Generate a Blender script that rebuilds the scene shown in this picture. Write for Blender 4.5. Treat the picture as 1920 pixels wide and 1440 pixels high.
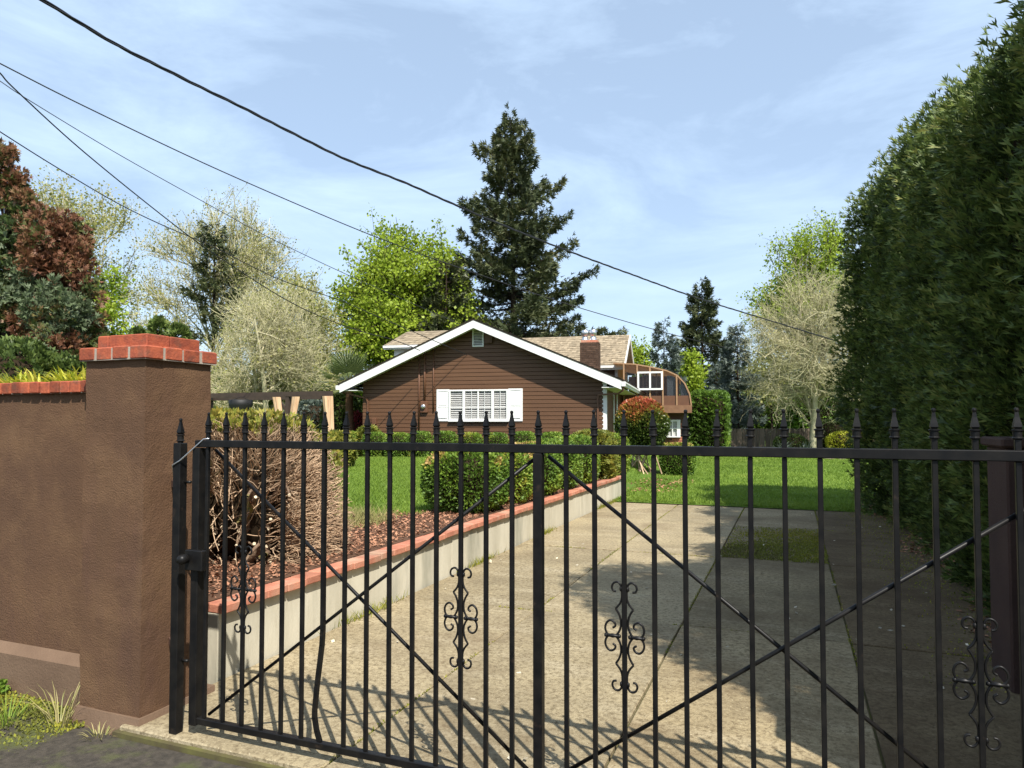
import bpy, math, random
import numpy as np
from mathutils import Vector, Matrix, Euler

for o in list(bpy.data.objects):
    bpy.data.objects.remove(o, do_unlink=True)
scene = bpy.context.scene
C = scene.collection
rad = math.radians

# ------------------------------------------------------------------ camera
F_PX = 1313.0
YAW = math.atan2(522.0, 1313.0)
PITCH = rad(2.0)
EYE = Vector((0, 0, 1.62))
PPY = 790.0 - F_PX * math.tan(PITCH)
cam_d = bpy.data.cameras.new('camera')
cam = bpy.data.objects.new('camera', cam_d)
C.objects.link(cam)
cam.location = EYE
cam.rotation_euler = (math.pi / 2 + PITCH, 0, YAW)
cam_d.sensor_width = 36.0
cam_d.lens = 36.0 * F_PX / 1920.0
cam_d.shift_y = (PPY - 720.0) / 1920.0
cam_d.clip_start = 0.05
cam_d.clip_end = 3000
scene.camera = cam

# ------------------------------------------------------------------ sky, sun, exposure
SUN_EL, SUN_AZ = rad(52.0), rad(135.0)          # azimuth clockwise from +Y
world = bpy.data.worlds.new('World')
scene.world = world
world.use_nodes = True
nt = world.node_tree
bg = nt.nodes['Background']
sky = nt.nodes.new('ShaderNodeTexSky')
sky.sky_type = 'NISHITA'
sky.sun_disc = False
sky.sun_elevation = SUN_EL
sky.sun_rotation = SUN_AZ
sky.air_density = 1.0
sky.dust_density = 1.2
sky.ozone_density = 1.0
tc = nt.nodes.new('ShaderNodeTexCoord')
mp = nt.nodes.new('ShaderNodeMapping')
mp.inputs['Scale'].default_value = (1.0, 1.0, 3.2)
n1 = nt.nodes.new('ShaderNodeTexNoise')
n1.inputs['Scale'].default_value = 2.6
n1.inputs['Detail'].default_value = 7
n1.inputs['Roughness'].default_value = 0.62
n1.inputs['Distortion'].default_value = 0.5
cr = nt.nodes.new('ShaderNodeValToRGB')
cr.color_ramp.elements[0].position = 0.42
cr.color_ramp.elements[0].color = (0.40, 0.40, 0.40, 1)
cr.color_ramp.elements[1].position = 0.78
cr.color_ramp.elements[1].color = (0.88, 0.88, 0.88, 1)
mx = nt.nodes.new('ShaderNodeMix')
mx.data_type = 'RGBA'
mx.inputs[7].default_value = (5.3, 6.8, 8.7, 1)
nt.links.new(tc.outputs['Generated'], mp.inputs['Vector'])
nt.links.new(mp.outputs['Vector'], n1.inputs['Vector'])
nt.links.new(n1.outputs['Fac'], cr.inputs['Fac'])
nt.links.new(cr.outputs['Color'], mx.inputs[0])
nt.links.new(sky.outputs['Color'], mx.inputs[6])
nt.links.new(mx.outputs[2], bg.inputs['Color'])
bg.inputs['Strength'].default_value = 0.1

sun_d = bpy.data.lights.new('sun', 'SUN')
sun_d.energy = 4.9
sun_d.angle = rad(0.5)
sun_d.color = (1.0, 0.95, 0.87)
sun = bpy.data.objects.new('sun', sun_d)
C.objects.link(sun)
to_sun = Vector((math.sin(SUN_AZ) * math.cos(SUN_EL), math.cos(SUN_AZ) * math.cos(SUN_EL), math.sin(SUN_EL)))
sun.rotation_euler = to_sun.to_track_quat('Z', 'Y').to_euler()
sun.location = to_sun * 60

scene.view_settings.view_transform = 'Standard'
scene.view_settings.look = 'None'
scene.view_settings.gamma = 1.0
scene.view_settings.exposure = 0.7
scene.view_settings.use_curve_mapping = False
scene.render.engine = 'CYCLES'
scene.render.resolution_x = 1024
scene.render.resolution_y = 768

# ------------------------------------------------------------------ pixel helpers (a pixel gives a direction; a plane or depth gives the distance)
CR = cam.rotation_euler.to_matrix()
FWD = Vector((-math.sin(YAW), math.cos(YAW), 0))

def ray(px, py):
    return CR @ Vector(((px - 960.0) / F_PX, (PPY - py) / F_PX, -1.0))

def PD(px, py, d):
    r = ray(px, py)
    return EYE + r * (d / r.dot(FWD))

def PG(px, py, z=0.0):
    r = ray(px, py)
    return EYE + r * ((z - EYE.z) / r.z)

def PY(px, py, y):
    r = ray(px, py)
    return EYE + r * ((y - EYE.y) / r.y)

# ------------------------------------------------------------------ object helpers
def link(o, parent=None):
    C.objects.link(o)
    if parent is not None:
        o.parent = parent
    return o

def tag(o, label=None, cat=None, group=None, kind=None):
    if label: o['label'] = label
    if cat: o['category'] = cat
    if group: o['group'] = group
    if kind: o['kind'] = kind
    return o

def thing(name, label, cat, loc=(0, 0, 0), rz=0.0, group=None):
    o = bpy.data.objects.new(name, None)
    o.empty_display_size = 0.2
    link(o)
    o.location = loc
    o.rotation_euler = (0, 0, rz)
    return tag(o, label, cat, group)

def inst(me, name, parent=None, loc=(0, 0, 0), rot=(0, 0, 0), scale=(1, 1, 1)):
    o = bpy.data.objects.new(name, me)
    link(o, parent)
    o.location = loc
    o.rotation_euler = rot
    o.scale = scale
    return o

class MB:
    """collects shapes, then becomes one mesh"""
    def __init__(s):
        s.v = []; s.f = []
    def add(s, vs, fs):
        b = len(s.v)
        s.v.extend([tuple(p) for p in vs])
        s.f.extend([tuple(i + b for i in f) for f in fs])
        return s
    def box(s, c, d, rot=None):
        hx, hy, hz = d[0] / 2, d[1] / 2, d[2] / 2
        vs = [Vector((x, y, z)) for z in (-hz, hz) for y in (-hy, hy) for x in (-hx, hx)]
        if rot is not None:
            m = Euler(rot).to_matrix()
            vs = [m @ p for p in vs]
        c = Vector(c)
        return s.add([p + c for p in vs], [(0, 2, 3, 1), (4, 5, 7, 6), (0, 1, 5, 4), (2, 6, 7, 3), (0, 4, 6, 2), (1, 3, 7, 5)])
    def bbox(s, a, b):
        return s.box([(a[i] + b[i]) / 2 for i in range(3)], [abs(b[i] - a[i]) for i in range(3)])
    def cbox(s, c, d, ch=0.006):
        """box with chamfered edges"""
        hx, hy, hz = d[0] / 2, d[1] / 2, d[2] / 2
        rings = []
        for z, k in ((-hz, ch), (-hz + ch, 0), (hz - ch, 0), (hz, ch)):
            a, b = hx - k, hy - k
            e = ch
            rings.append([(-a + e, -b, z), (a - e, -b, z), (a, -b + e, z), (a, b - e, z), (a - e, b, z), (-a + e, b, z), (-a, b - e, z), (-a, -b + e, z)])
        vs = [(p[0] + c[0], p[1] + c[1], p[2] + c[2]) for r in rings for p in r]
        fs = [tuple(range(7, -1, -1)), tuple(range(24, 32))]
        for i in range(3):
            for j in range(8):
                k = (j + 1) % 8
                fs.append((i * 8 + j, i * 8 + k, i * 8 + 8 + k, i * 8 + 8 + j))
        return s.add(vs, fs)
    def beam(s, p, q, w, h, up=(0, 0, 1)):
        p, q = Vector(p), Vector(q)
        t = (q - p).normalized()
        u = Vector(up)
        sd = t.cross(u)
        if sd.length < 1e-4: sd = t.cross(Vector((0, 1, 0)))
        sd.normalize()
        u = sd.cross(t)
        vs = []
        for e in (p, q):
            for a, b in ((-1, -1), (1, -1), (1, 1), (-1, 1)):
                vs.append(e + sd * (a * w / 2) + u * (b * h / 2))
        return s.add(vs, [(0, 3, 2, 1), (4, 5, 6, 7), (0, 1, 5, 4), (1, 2, 6, 5), (2, 3, 7, 6), (3, 0, 4, 7)])
    def tube(s, pts, r, n=8, cap=True):
        pts = [Vector(p) for p in pts]
        rs = r if isinstance(r, (list, tuple)) else [r] * len(pts)
        vs = []; fs = []
        t0 = (pts[1] - pts[0]).normalized()
        u = t0.cross(Vector((0.13, 0.31, 0.94)))
        if u.length < 1e-3: u = t0.cross(Vector((1, 0, 0)))
        u.normalize()
        for i, p in enumerate(pts):
            t = (pts[min(i + 1, len(pts) - 1)] - pts[max(i - 1, 0)]).normalized()
            u = (u - t * u.dot(t)).normalized()
            w = t.cross(u)
            for k in range(n):
                a = 2 * math.pi * k / n
                vs.append(p + (u * math.cos(a) + w * math.sin(a)) * rs[i])
        for i in range(len(pts) - 1):
            for k in range(n):
                k2 = (k + 1) % n
                fs.append((i * n + k, i * n + k2, i * n + n + k2, i * n + n + k))
        if cap:
            fs.append(tuple(range(n - 1, -1, -1)))
            b = (len(pts) - 1) * n
            fs.append(tuple(range(b, b + n)))
        return s.add(vs, fs)
    def lathe(s, prof, n=12, c=(0, 0, 0), ph=0.0):
        vs = []; fs = []
        for (r, z) in prof:
            for k in range(n):
                a = 2 * math.pi * k / n + ph
                vs.append((c[0] + r * math.cos(a), c[1] + r * math.sin(a), c[2] + z))
        for i in range(len(prof) - 1):
            for k in range(n):
                k2 = (k + 1) % n
                fs.append((i * n + k, i * n + k2, i * n + n + k2, i * n + n + k))
        fs.append(tuple(range(n - 1, -1, -1)))
        b = (len(prof) - 1) * n
        fs.append(tuple(range(b, b + n)))
        return s.add(vs, fs)
    def prism(s, poly, off):
        """poly: list of 3-D points, extruded by off"""
        n = len(poly)
        off = Vector(off)
        vs = [Vector(p) for p in poly] + [Vector(p) + off for p in poly]
        fs = [tuple(range(n - 1, -1, -1)), tuple(range(n, 2 * n))]
        for i in range(n):
            j = (i + 1) % n
            fs.append((i, j, n + j, n + i))
        return s.add(vs, fs)
    def mesh(s, name, mat=None, smooth=False):
        me = bpy.data.meshes.new(name)
        me.from_pydata([tuple(p) for p in s.v], [], s.f)
        me.update()
        import bmesh
        bm = bmesh.new(); bm.from_mesh(me)
        bmesh.ops.recalc_face_normals(bm, faces=bm.faces)
        bm.to_mesh(me); bm.free()
        if mat: me.materials.append(mat)
        if smooth:
            me.polygons.foreach_set('use_smooth', [True] * len(me.polygons))
        return me
    def build(s, name, mat=None, parent=None, smooth=False, loc=(0, 0, 0)):
        o = bpy.data.objects.new(name, s.mesh(name, mat, smooth))
        link(o, parent)
        o.location = loc
        return o

def np_mesh(name, V, Q, mat, tone=None, smooth=False):
    """quads (or triangles) from numpy arrays"""
    V = np.ascontiguousarray(V, dtype=np.float32).reshape(-1, 3)
    Q = np.ascontiguousarray(Q, dtype=np.int32)
    k = Q.shape[1]
    me = bpy.data.meshes.new(name)
    me.vertices.add(len(V))
    me.vertices.foreach_set('co', V.ravel())
    me.loops.add(Q.size)
    me.loops.foreach_set('vertex_index', Q.ravel())
    me.polygons.add(len(Q))
    me.polygons.foreach_set('loop_start', np.arange(0, Q.size, k, dtype=np.int32))
    if smooth:
        me.polygons.foreach_set('use_smooth', np.ones(len(Q), dtype=bool))
    if tone is not None:
        a = me.attributes.new('tone', 'FLOAT', 'POINT')
        a.data.foreach_set('value', np.ascontiguousarray(tone, dtype=np.float32))
    me.update(calc_edges=True)
    me.validate()
    if mat: me.materials.append(mat)
    return me

def np_obj(name, V, Q, mat, parent=None, tone=None, smooth=False):
    return link(bpy.data.objects.new(name, np_mesh(name, V, Q, mat, tone, smooth)), parent)

# ------------------------------------------------------------------ numpy foliage helpers
def unit(a):
    return a / np.maximum(np.linalg.norm(a, axis=-1, keepdims=True), 1e-9)

def rdir(rng, n):
    return unit(rng.normal(size=(n, 3)))

def fnoise(p, s=1.0, seed=0):
    r = np.random.default_rng(seed + 991)
    out = np.zeros(len(p))
    for i in range(9):
        k = r.normal(size=3) * s * (0.7 + 0.35 * i)
        out += np.sin(p @ k + r.uniform(0, 6.28)) / (1 + 0.35 * i)
    return out / 2.6

def rhombi(P, A, S, W, L):
    """leaf: base P, axis A, side S, half width W, length L -> V, Q"""
    n = len(P)
    L = np.broadcast_to(np.asarray(L, float), (n,))[:, None]
    W = np.broadcast_to(np.asarray(W, float), (n,))[:, None]
    V = np.stack([P, P + A * L * 0.5 + S * W, P + A * L, P + A * L * 0.5 - S * W], axis=1)
    Q = np.arange(4 * n).reshape(n, 4)
    return V.reshape(-1, 3), Q

def side_of(A, rng):
    return unit(np.cross(A, rdir(rng, len(A))))

def sprays(P, A, size, rng, w=0.2, fan=0.75, sub=0.7):
    """flat fans of three leaves each"""
    S = side_of(A, rng)
    n = len(P)
    size = np.broadcast_to(size, (n,))
    parts = []
    for ang, k in ((0.0, 1.0), (fan, sub), (-fan, sub)):
        A2 = A * math.cos(ang) + S * math.sin(ang)
        S2 = S * math.cos(ang) - A * math.sin(ang)
        base = P + A * (size * (0.0 if ang == 0 else 0.30))[:, None]
        v, _ = rhombi(base, A2, S2, size * w * k, size * k)
        parts.append(v.reshape(n, 4, 3))
    V = np.concatenate(parts, axis=1).reshape(-1, 3)
    Q = np.arange(12 * n).reshape(-1, 4)
    return V, Q

def tubes(pts, r0, r1, sides=4):
    """pts (N,K,3) polylines with radii tapering r0 -> r1"""
    N, K, _ = pts.shape
    r0 = np.broadcast_to(np.asarray(r0, float), (N,)); r1 = np.broadcast_to(np.asarray(r1, float), (N,))
    T = np.empty_like(pts)
    T[:, 1:-1] = pts[:, 2:] - pts[:, :-2]
    T[:, 0] = pts[:, 1] - pts[:, 0]
    T[:, -1] = pts[:, -1] - pts[:, -2]
    T = unit(T)
    ref = np.array([0.31, 0.57, 0.13]); ref = ref / np.linalg.norm(ref)
    U = unit(np.cross(T, ref)); Wv = np.cross(T, U)
    t = np.linspace(0, 1, K)[None, :, None]
    R = r0[:, None, None] * (1 - t) + r1[:, None, None] * t
    ring = []
    for k in range(sides):
        a = 2 * math.pi * k / sides
        ring.append(pts + (U * math.cos(a) + Wv * math.sin(a)) * R)
    V = np.stack(ring, axis=2)                       # N,K,S,3
    idx = np.arange(N * K * sides).reshape(N, K, sides)
    a = idx[:, :-1, :]; b = np.roll(idx, -1, axis=2)[:, :-1, :]
    c = np.roll(idx, -1, axis=2)[:, 1:, :]; d = idx[:, 1:, :]
    Q = np.stack([a, b, c, d], axis=-1).reshape(-1, 4)
    return V.reshape(-1, 3), Q

def join(parts):
    Vs, Qs, b = [], [], 0
    for V, Q in parts:
        Vs.append(V); Qs.append(Q + b); b += len(V)
    return np.concatenate(Vs), np.concatenate(Qs)

def bez(p0, p1, p2, K):
    t = np.linspace(0, 1, K)[None, :, None]
    return (1 - t) ** 2 * p0[:, None] + 2 * t * (1 - t) * p1[:, None] + t ** 2 * p2[:, None]

# ------------------------------------------------------------------ materials
MATS = {}
def newmat(name):
    m = bpy.data.materials.new(name)
    m.use_nodes = True
    n = m.node_tree
    return m, n, n.nodes['Principled BSDF'], n.nodes['Material Output']

def rgba(c):
    return (c[0], c[1], c[2], 1)

def mat(name, base, c2=None, scale=6.0, rough=0.6, metal=0.0, bump=0.0, bscale=60.0, island=0.0, spec=0.4,
        c3=None, s3=1.2, lo=0.35, hi=0.65, detail=6, bdist=0.01, stretch=(1, 1, 1), lo3=0.5, hi3=0.68, c4=None, s4=3.0, st4=(1, 1, 1), lo4=0.5, hi4=0.7, k4=1.0, bump2=0.0, bscale2=6.0):
    m, n, p, out = newmat(name)
    p.inputs['Roughness'].default_value = rough
    p.inputs['Metallic'].default_value = metal
    p.inputs['Specular IOR Level'].default_value = spec
    g = n.nodes.new('ShaderNodeNewGeometry')
    mpn = n.nodes.new('ShaderNodeMapping'); mpn.inputs['Scale'].default_value = stretch
    n.links.new(g.outputs['Position'], mpn.inputs['Vector'])
    def noise(s, d=6, r=0.6):
        t = n.nodes.new('ShaderNodeTexNoise')
        t.inputs['Scale'].default_value = s; t.inputs['Detail'].default_value = d; t.inputs['Roughness'].default_value = r
        n.links.new(mpn.outputs['Vector'], t.inputs['Vector'])
        return t
    def ramp(t, a, b):
        r = n.nodes.new('ShaderNodeMapRange')
        r.inputs['From Min'].default_value = a; r.inputs['From Max'].default_value = b
        n.links.new(t.outputs['Fac'], r.inputs['Value'])
        return r.outputs['Result']
    def mixc(f, a, b, mode='MIX'):
        x = n.nodes.new('ShaderNodeMix'); x.data_type = 'RGBA'; x.blend_type = mode
        if hasattr(f, 'links'): n.links.new(f, x.inputs[0])
        else: x.inputs[0].default_value = f
        for i, c in ((6, a), (7, b)):
            if hasattr(c, 'links'): n.links.new(c, x.inputs[i])
            else: x.inputs[i].default_value = rgba(c)
        return x.outputs[2]
    col = base
    if c2 is not None:
        col = mixc(ramp(noise(scale, detail), lo, hi), base, c2)
    if c3 is not None:
        col = mixc(ramp(noise(s3, 5), lo3, hi3), col, c3)
    if c4 is not None:
        mp4 = n.nodes.new('ShaderNodeMapping'); mp4.inputs['Scale'].default_value = st4
        n.links.new(g.outputs['Position'], mp4.inputs['Vector'])
        t4 = n.nodes.new('ShaderNodeTexNoise'); t4.inputs['Scale'].default_value = s4; t4.inputs['Detail'].default_value = 7; t4.inputs['Roughness'].default_value = 0.65
        n.links.new(mp4.outputs['Vector'], t4.inputs['Vector'])
        r4 = n.nodes.new('ShaderNodeMapRange'); r4.inputs['From Min'].default_value = lo4; r4.inputs['From Max'].default_value = hi4; r4.inputs['To Max'].default_value = k4
        n.links.new(t4.outputs['Fac'], r4.inputs['Value'])
        col = mixc(r4.outputs['Result'], col, c4)
    if island:
        hs = n.nodes.new('ShaderNodeHueSaturation')
        r = n.nodes.new('ShaderNodeMapRange')
        r.inputs['To Min'].default_value = 1 - island; r.inputs['To Max'].default_value = 1 + island
        oi = n.nodes.new('ShaderNodeObjectInfo')
        ad = n.nodes.new('ShaderNodeMath'); ad.operation = 'ADD'
        fr = n.nodes.new('ShaderNodeMath'); fr.operation = 'FRACT'
        n.links.new(g.outputs['Random Per Island'], ad.inputs[0]); n.links.new(oi.outputs['Random'], ad.inputs[1])
        n.links.new(ad.outputs[0], fr.inputs[0]); n.links.new(fr.outputs[0], r.inputs['Value'])
        n.links.new(r.outputs['Result'], hs.inputs['Value'])
        if hasattr(col, 'links'): n.links.new(col, hs.inputs['Color'])
        else: hs.inputs['Color'].default_value = rgba(col)
        col = hs.outputs['Color']
    if hasattr(col, 'links'): n.links.new(col, p.inputs['Base Color'])
    else: p.inputs['Base Color'].default_value = rgba(col)
    if bump:
        b = n.nodes.new('ShaderNodeBump')
        b.inputs['Strength'].default_value = bump; b.inputs['Distance'].default_value = bdist
        n.links.new(noise(bscale, 5, 0.65).outputs['Fac'], b.inputs['Height'])
        if bump2:
            b2 = n.nodes.new('ShaderNodeBump'); b2.inputs['Strength'].default_value = bump2; b2.inputs['Distance'].default_value = 0.03
            t2 = noise(bscale2, 6, 0.6); t2.inputs['Distortion'].default_value = 1.2
            n.links.new(t2.outputs['Fac'], b2.inputs['Height']); n.links.new(b2.outputs['Normal'], b.inputs['Normal'])
        n.links.new(b.outputs['Normal'], p.inputs['Normal'])
    MATS[name] = m
    return m

def leafmat(name, stops, var=0.3, trans=0.3, rough=0.5, spec=0.3):
    """colour from the 'tone' attribute plus a random shift for each leaf"""
    m, n, p, out = newmat(name)
    at = n.nodes.new('ShaderNodeAttribute'); at.attribute_name = 'tone'
    g = n.nodes.new('ShaderNodeNewGeometry')
    r = n.nodes.new('ShaderNodeMapRange'); r.inputs['To Min'].default_value = -var / 2; r.inputs['To Max'].default_value = var / 2
    n.links.new(g.outputs['Random Per Island'], r.inputs['Value'])
    ad = n.nodes.new('ShaderNodeMath'); ad.operation = 'ADD'
    n.links.new(at.outputs['Fac'], ad.inputs[0]); n.links.new(r.outputs['Result'], ad.inputs[1])
    cr = n.nodes.new('ShaderNodeValToRGB')
    el = cr.color_ramp.elements
    el[0].position, el[0].color = stops[0][0], rgba(stops[0][1])
    el[1].position, el[1].color = stops[-1][0], rgba(stops[-1][1])
    for pos, c in stops[1:-1]:
        e = el.new(pos); e.color = rgba(c)
    n.links.new(ad.outputs[0], cr.inputs['Fac'])
    n.links.new(cr.outputs['Color'], p.inputs['Base Color'])
    p.inputs['Roughness'].default_value = rough
    p.inputs['Specular IOR Level'].default_value = spec
    if trans:
        tr = n.nodes.new('ShaderNodeBsdfTranslucent')
        n.links.new(cr.outputs['Color'], tr.inputs['Color'])
        ms = n.nodes.new('ShaderNodeMixShader'); ms.inputs[0].default_value = trans
        n.links.new(p.outputs[0], ms.inputs[1]); n.links.new(tr.outputs[0], ms.inputs[2])
        n.links.new(ms.outputs[0], out.inputs['Surface'])
    MATS[name] = m
    return m

mat('iron', (0.0045, 0.0045, 0.005), (0.011, 0.010, 0.009), 14, rough=0.42, spec=0.22, c4=(0.035, 0.024, 0.017), s4=16, lo4=0.62, hi4=0.72, k4=0.7, bump=0.12, bscale=140, bdist=0.002)
mat('stucco', (0.120, 0.066, 0.036), (0.098, 0.054, 0.031), 2.2, rough=0.88, bump=0.7, bscale=105, bdist=0.010, c3=(0.142, 0.081, 0.043), s3=2.4, spec=0.2, detail=8, lo3=0.48, hi3=0.66, c4=(0.088, 0.046, 0.034), s4=2.2, st4=(2.2, 2.2, 0.5), lo4=0.52, hi4=0.80, k4=0.6, bump2=0.16, bscale2=9.0)
mat('stucco_plinth', (0.125, 0.080, 0.052), (0.165, 0.108, 0.070), 2.6, rough=0.9, bump=0.4, bscale=55, bdist=0.01, spec=0.2)
mat('red_brick', (0.34, 0.088, 0.042), (0.22, 0.058, 0.034), 22, rough=0.85, bump=0.6, bscale=80, bdist=0.008, island=0.26, spec=0.2, c4=(0.13, 0.070, 0.048), s4=9, lo4=0.52, hi4=0.72)
mat('brick_face', (0.47, 0.205, 0.130), (0.36, 0.135, 0.085), 9, rough=0.9, bump=0.5, bscale=90, bdist=0.006, island=0.18, spec=0.15, c3=(0.40, 0.26, 0.18), s3=3)
mat('mortar', (0.36, 0.31, 0.25), (0.30, 0.26, 0.21), 20, rough=0.95, bump=0.4, bscale=120)
mat('wall_concrete', (0.56, 0.52, 0.41), (0.43, 0.395, 0.30), 3.5, rough=0.92, bump=0.35, bscale=45, bdist=0.008, c3=(0.26, 0.255, 0.20), s3=2.0, spec=0.2, stretch=(1, 1, 0.25), lo3=0.55, hi3=0.75)
def slab_mat(name, k, moss, tint=(1, 1, 1)):
    """worn concrete: sandy grain, long dirty streaks, dark blotches and some moss film"""
    m, n, p, out = newmat(name)
    g = n.nodes.new('ShaderNodeNewGeometry'); oi = n.nodes.new('ShaderNodeObjectInfo')
    def noise(s, d, r=0.6, stretch=None):
        t = n.nodes.new('ShaderNodeTexNoise'); t.inputs['Scale'].default_value = s; t.inputs['Detail'].default_value = d; t.inputs['Roughness'].default_value = r
        if stretch:
            mp_ = n.nodes.new('ShaderNodeMapping'); mp_.inputs['Scale'].default_value = stretch
            n.links.new(g.outputs['Position'], mp_.inputs['Vector']); n.links.new(mp_.outputs['Vector'], t.inputs['Vector'])
        else:
            n.links.new(g.outputs['Position'], t.inputs['Vector'])
        return t.outputs['Fac']
    def rng_(f, a, b, c=0.0, d=1.0):
        r = n.nodes.new('ShaderNodeMapRange'); r.inputs['From Min'].default_value = a; r.inputs['From Max'].default_value = b
        r.inputs['To Min'].default_value = c; r.inputs['To Max'].default_value = d
        n.links.new(f, r.inputs['Value']); return r.outputs['Result']
    def mixc(f, a, b, mode='MIX'):
        x = n.nodes.new('ShaderNodeMix'); x.data_type = 'RGBA'; x.blend_type = mode
        if hasattr(f, 'links'): n.links.new(f, x.inputs[0])
        else: x.inputs[0].default_value = f
        for q, c in ((6, a), (7, b)):
            if hasattr(c, 'links'): n.links.new(c, x.inputs[q])
            else: x.inputs[q].default_value = rgba(c)
        return x.outputs[2]
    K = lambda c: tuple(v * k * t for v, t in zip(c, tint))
    col = mixc(rng_(noise(1.1, 8, 0.65), 0.35, 0.66), K((0.392, 0.322, 0.196)), K((0.232, 0.188, 0.116)))
    col = mixc(rng_(noise(2.6, 6, 0.6, (0.35, 1.6, 1)), 0.52, 0.72), col, K((0.42, 0.355, 0.235)))
    col = mixc(rng_(noise(28, 5, 0.8), 0.45, 0.63), col, K((0.160, 0.124, 0.072)))
    col = mixc(rng_(noise(52, 4, 0.75), 0.60, 0.72), col, K((0.56, 0.49, 0.34)))
    col = mixc(rng_(noise(0.75, 7, 0.7), 0.52 - moss, 0.72 - moss, 0.0, 0.80), col, K((0.150, 0.108, 0.062)))
    hs = n.nodes.new('ShaderNodeHueSaturation'); n.links.new(col, hs.inputs['Color'])
    n.links.new(rng_(oi.outputs['Random'], 0, 1, 0.80, 1.12), hs.inputs['Value'])
    n.links.new(hs.outputs['Color'], p.inputs['Base Color'])
    p.inputs['Roughness'].default_value = 0.93; p.inputs['Specular IOR Level'].default_value = 0.2
    b = n.nodes.new('ShaderNodeBump'); b.inputs['Strength'].default_value = 0.9; b.inputs['Distance'].default_value = 0.008
    n.links.new(noise(70, 6, 0.75), b.inputs['Height']); n.links.new(b.outputs['Normal'], p.inputs['Normal'])
    MATS[name] = m
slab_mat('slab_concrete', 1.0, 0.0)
slab_mat('slab_weathered_shaded', 0.86, 0.05, (1.0, 0.97, 0.92))  # wear, plus a slight darkening and warm tint for the hedge's shade
slab_mat('slab_dirty_shaded', 0.56, 0.11, (1.06, 0.95, 0.85))  # dirt by the hedge, with its shade also darkened and warmed into the colour
mat('joint_dirt', (0.075, 0.062, 0.035), (0.12, 0.115, 0.04), 6, rough=1.0, spec=0.1)
mat('asphalt', (0.075, 0.064, 0.050), (0.042, 0.037, 0.030), 25, rough=0.95, bump=0.7, bscale=120, c3=(0.09, 0.105, 0.03), s3=3.0, spec=0.2)
mat('turf', (0.105, 0.170, 0.026), (0.075, 0.125, 0.020), 3, rough=0.95, bump=0.5, bscale=50, spec=0.1)
mat('soil', (0.115, 0.062, 0.038), (0.080, 0.046, 0.030), 12, rough=1.0, bump=0.6, bscale=40, spec=0.1)
mat('far_ground', (0.055, 0.085, 0.024), (0.085, 0.075, 0.035), 0.4, rough=1.0, spec=0.1)
mat('siding', (0.113, 0.055, 0.026), (0.096, 0.046, 0.022), 3, rough=0.55, bump=0.12, bscale=35, island=0.05, spec=0.35, stretch=(0.3, 0.3, 3))
mat('brown_metal', (0.135, 0.062, 0.032), (0.11, 0.05, 0.027), 5, rough=0.5, spec=0.4)
mat('white_paint', (0.78, 0.78, 0.75), (0.70, 0.70, 0.665), 2.5, rough=0.5, spec=0.4, bump=0.05, bscale=30)
mat('shutter_paint', (0.80, 0.80, 0.77), (0.74, 0.74, 0.71), 4, rough=0.45, spec=0.4)
mat('blind', (0.74, 0.73, 0.69), rough=0.5)
mat('dark_room', (0.020, 0.019, 0.017), rough=0.9)
mat('shingle', (0.310, 0.250, 0.170), (0.225, 0.180, 0.122), 7, rough=0.95, bump=0.5, bscale=60, island=0.24, spec=0.15)
mat('dark_shingle', (0.045, 0.036, 0.030), (0.07, 0.055, 0.042), 6, rough=0.95, bump=0.5, bscale=50, spec=0.15)
mat('house_brick', (0.100, 0.060, 0.040), (0.074, 0.045, 0.031), 12, rough=0.9, island=0.3, bump=0.4, bscale=60, spec=0.15)
mat('far_brick', (0.42, 0.17, 0.11), (0.30, 0.11, 0.07), 12, rough=0.9, island=0.3, spec=0.15)
mat('steel', (0.62, 0.63, 0.64), rough=0.3, metal=0.9)
mat('grey_box', (0.30, 0.32, 0.33), (0.24, 0.26, 0.27), 4, rough=0.6)
mat('tan_frame', (0.36, 0.215, 0.115), (0.30, 0.175, 0.09), 8, rough=0.6)
mat('tan_panel', (0.22, 0.115, 0.060), (0.17, 0.085, 0.045), 5, rough=0.6)
mat('pergola_wood', (0.040, 0.027, 0.020), (0.055, 0.036, 0.026), 5, rough=0.75, bump=0.2, bscale=30)
mat('curtain', (0.62, 0.43, 0.27), (0.50, 0.31, 0.18), 3, rough=0.85, spec=0.1, stretch=(6, 6, 0.6))
mat('black_plastic', (0.010, 0.010, 0.010), rough=0.6)
mat('fence_wood', (0.20, 0.155, 0.115), (0.135, 0.10, 0.075), 5, rough=0.9, island=0.25, stretch=(5, 5, 0.5), spec=0.15)
mat('cable', (0.012, 0.012, 0.014), rough=0.55)
mat('bark', (0.110, 0.075, 0.050), (0.065, 0.043, 0.030), 14, rough=0.95, bump=0.8, bscale=30, spec=0.1, stretch=(2, 2, 0.5))
mat('dark_bark', (0.050, 0.036, 0.026), (0.030, 0.022, 0.017), 10, rough=0.95, bump=0.6, bscale=25, spec=0.1)
mat('moss_bark', (0.22, 0.155, 0.105), (0.125, 0.080, 0.052), 12, rough=0.95, bump=0.9, bscale=34, spec=0.1, c3=(0.16, 0.16, 0.035), s3=4, lo3=0.55, hi3=0.66)
mat('pale_bark', (0.52, 0.47, 0.31), (0.38, 0.34, 0.21), 8, rough=0.9, spec=0.15, island=0.2)
mat('pale_twig', (0.53, 0.49, 0.295), (0.40, 0.375, 0.215), 6, rough=0.9, spec=0.1, island=0.25)
mat('tan_twig', (0.52, 0.38, 0.25), (0.36, 0.24, 0.15), 5, rough=0.9, spec=0.15, island=0.4)
mat('cut_wood', (0.70, 0.58, 0.40), rough=0.8)
mat('wood_core', (0.030, 0.022, 0.014), rough=1.0, spec=0.0)  # inner twig mass with its shade painted in as near black
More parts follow.
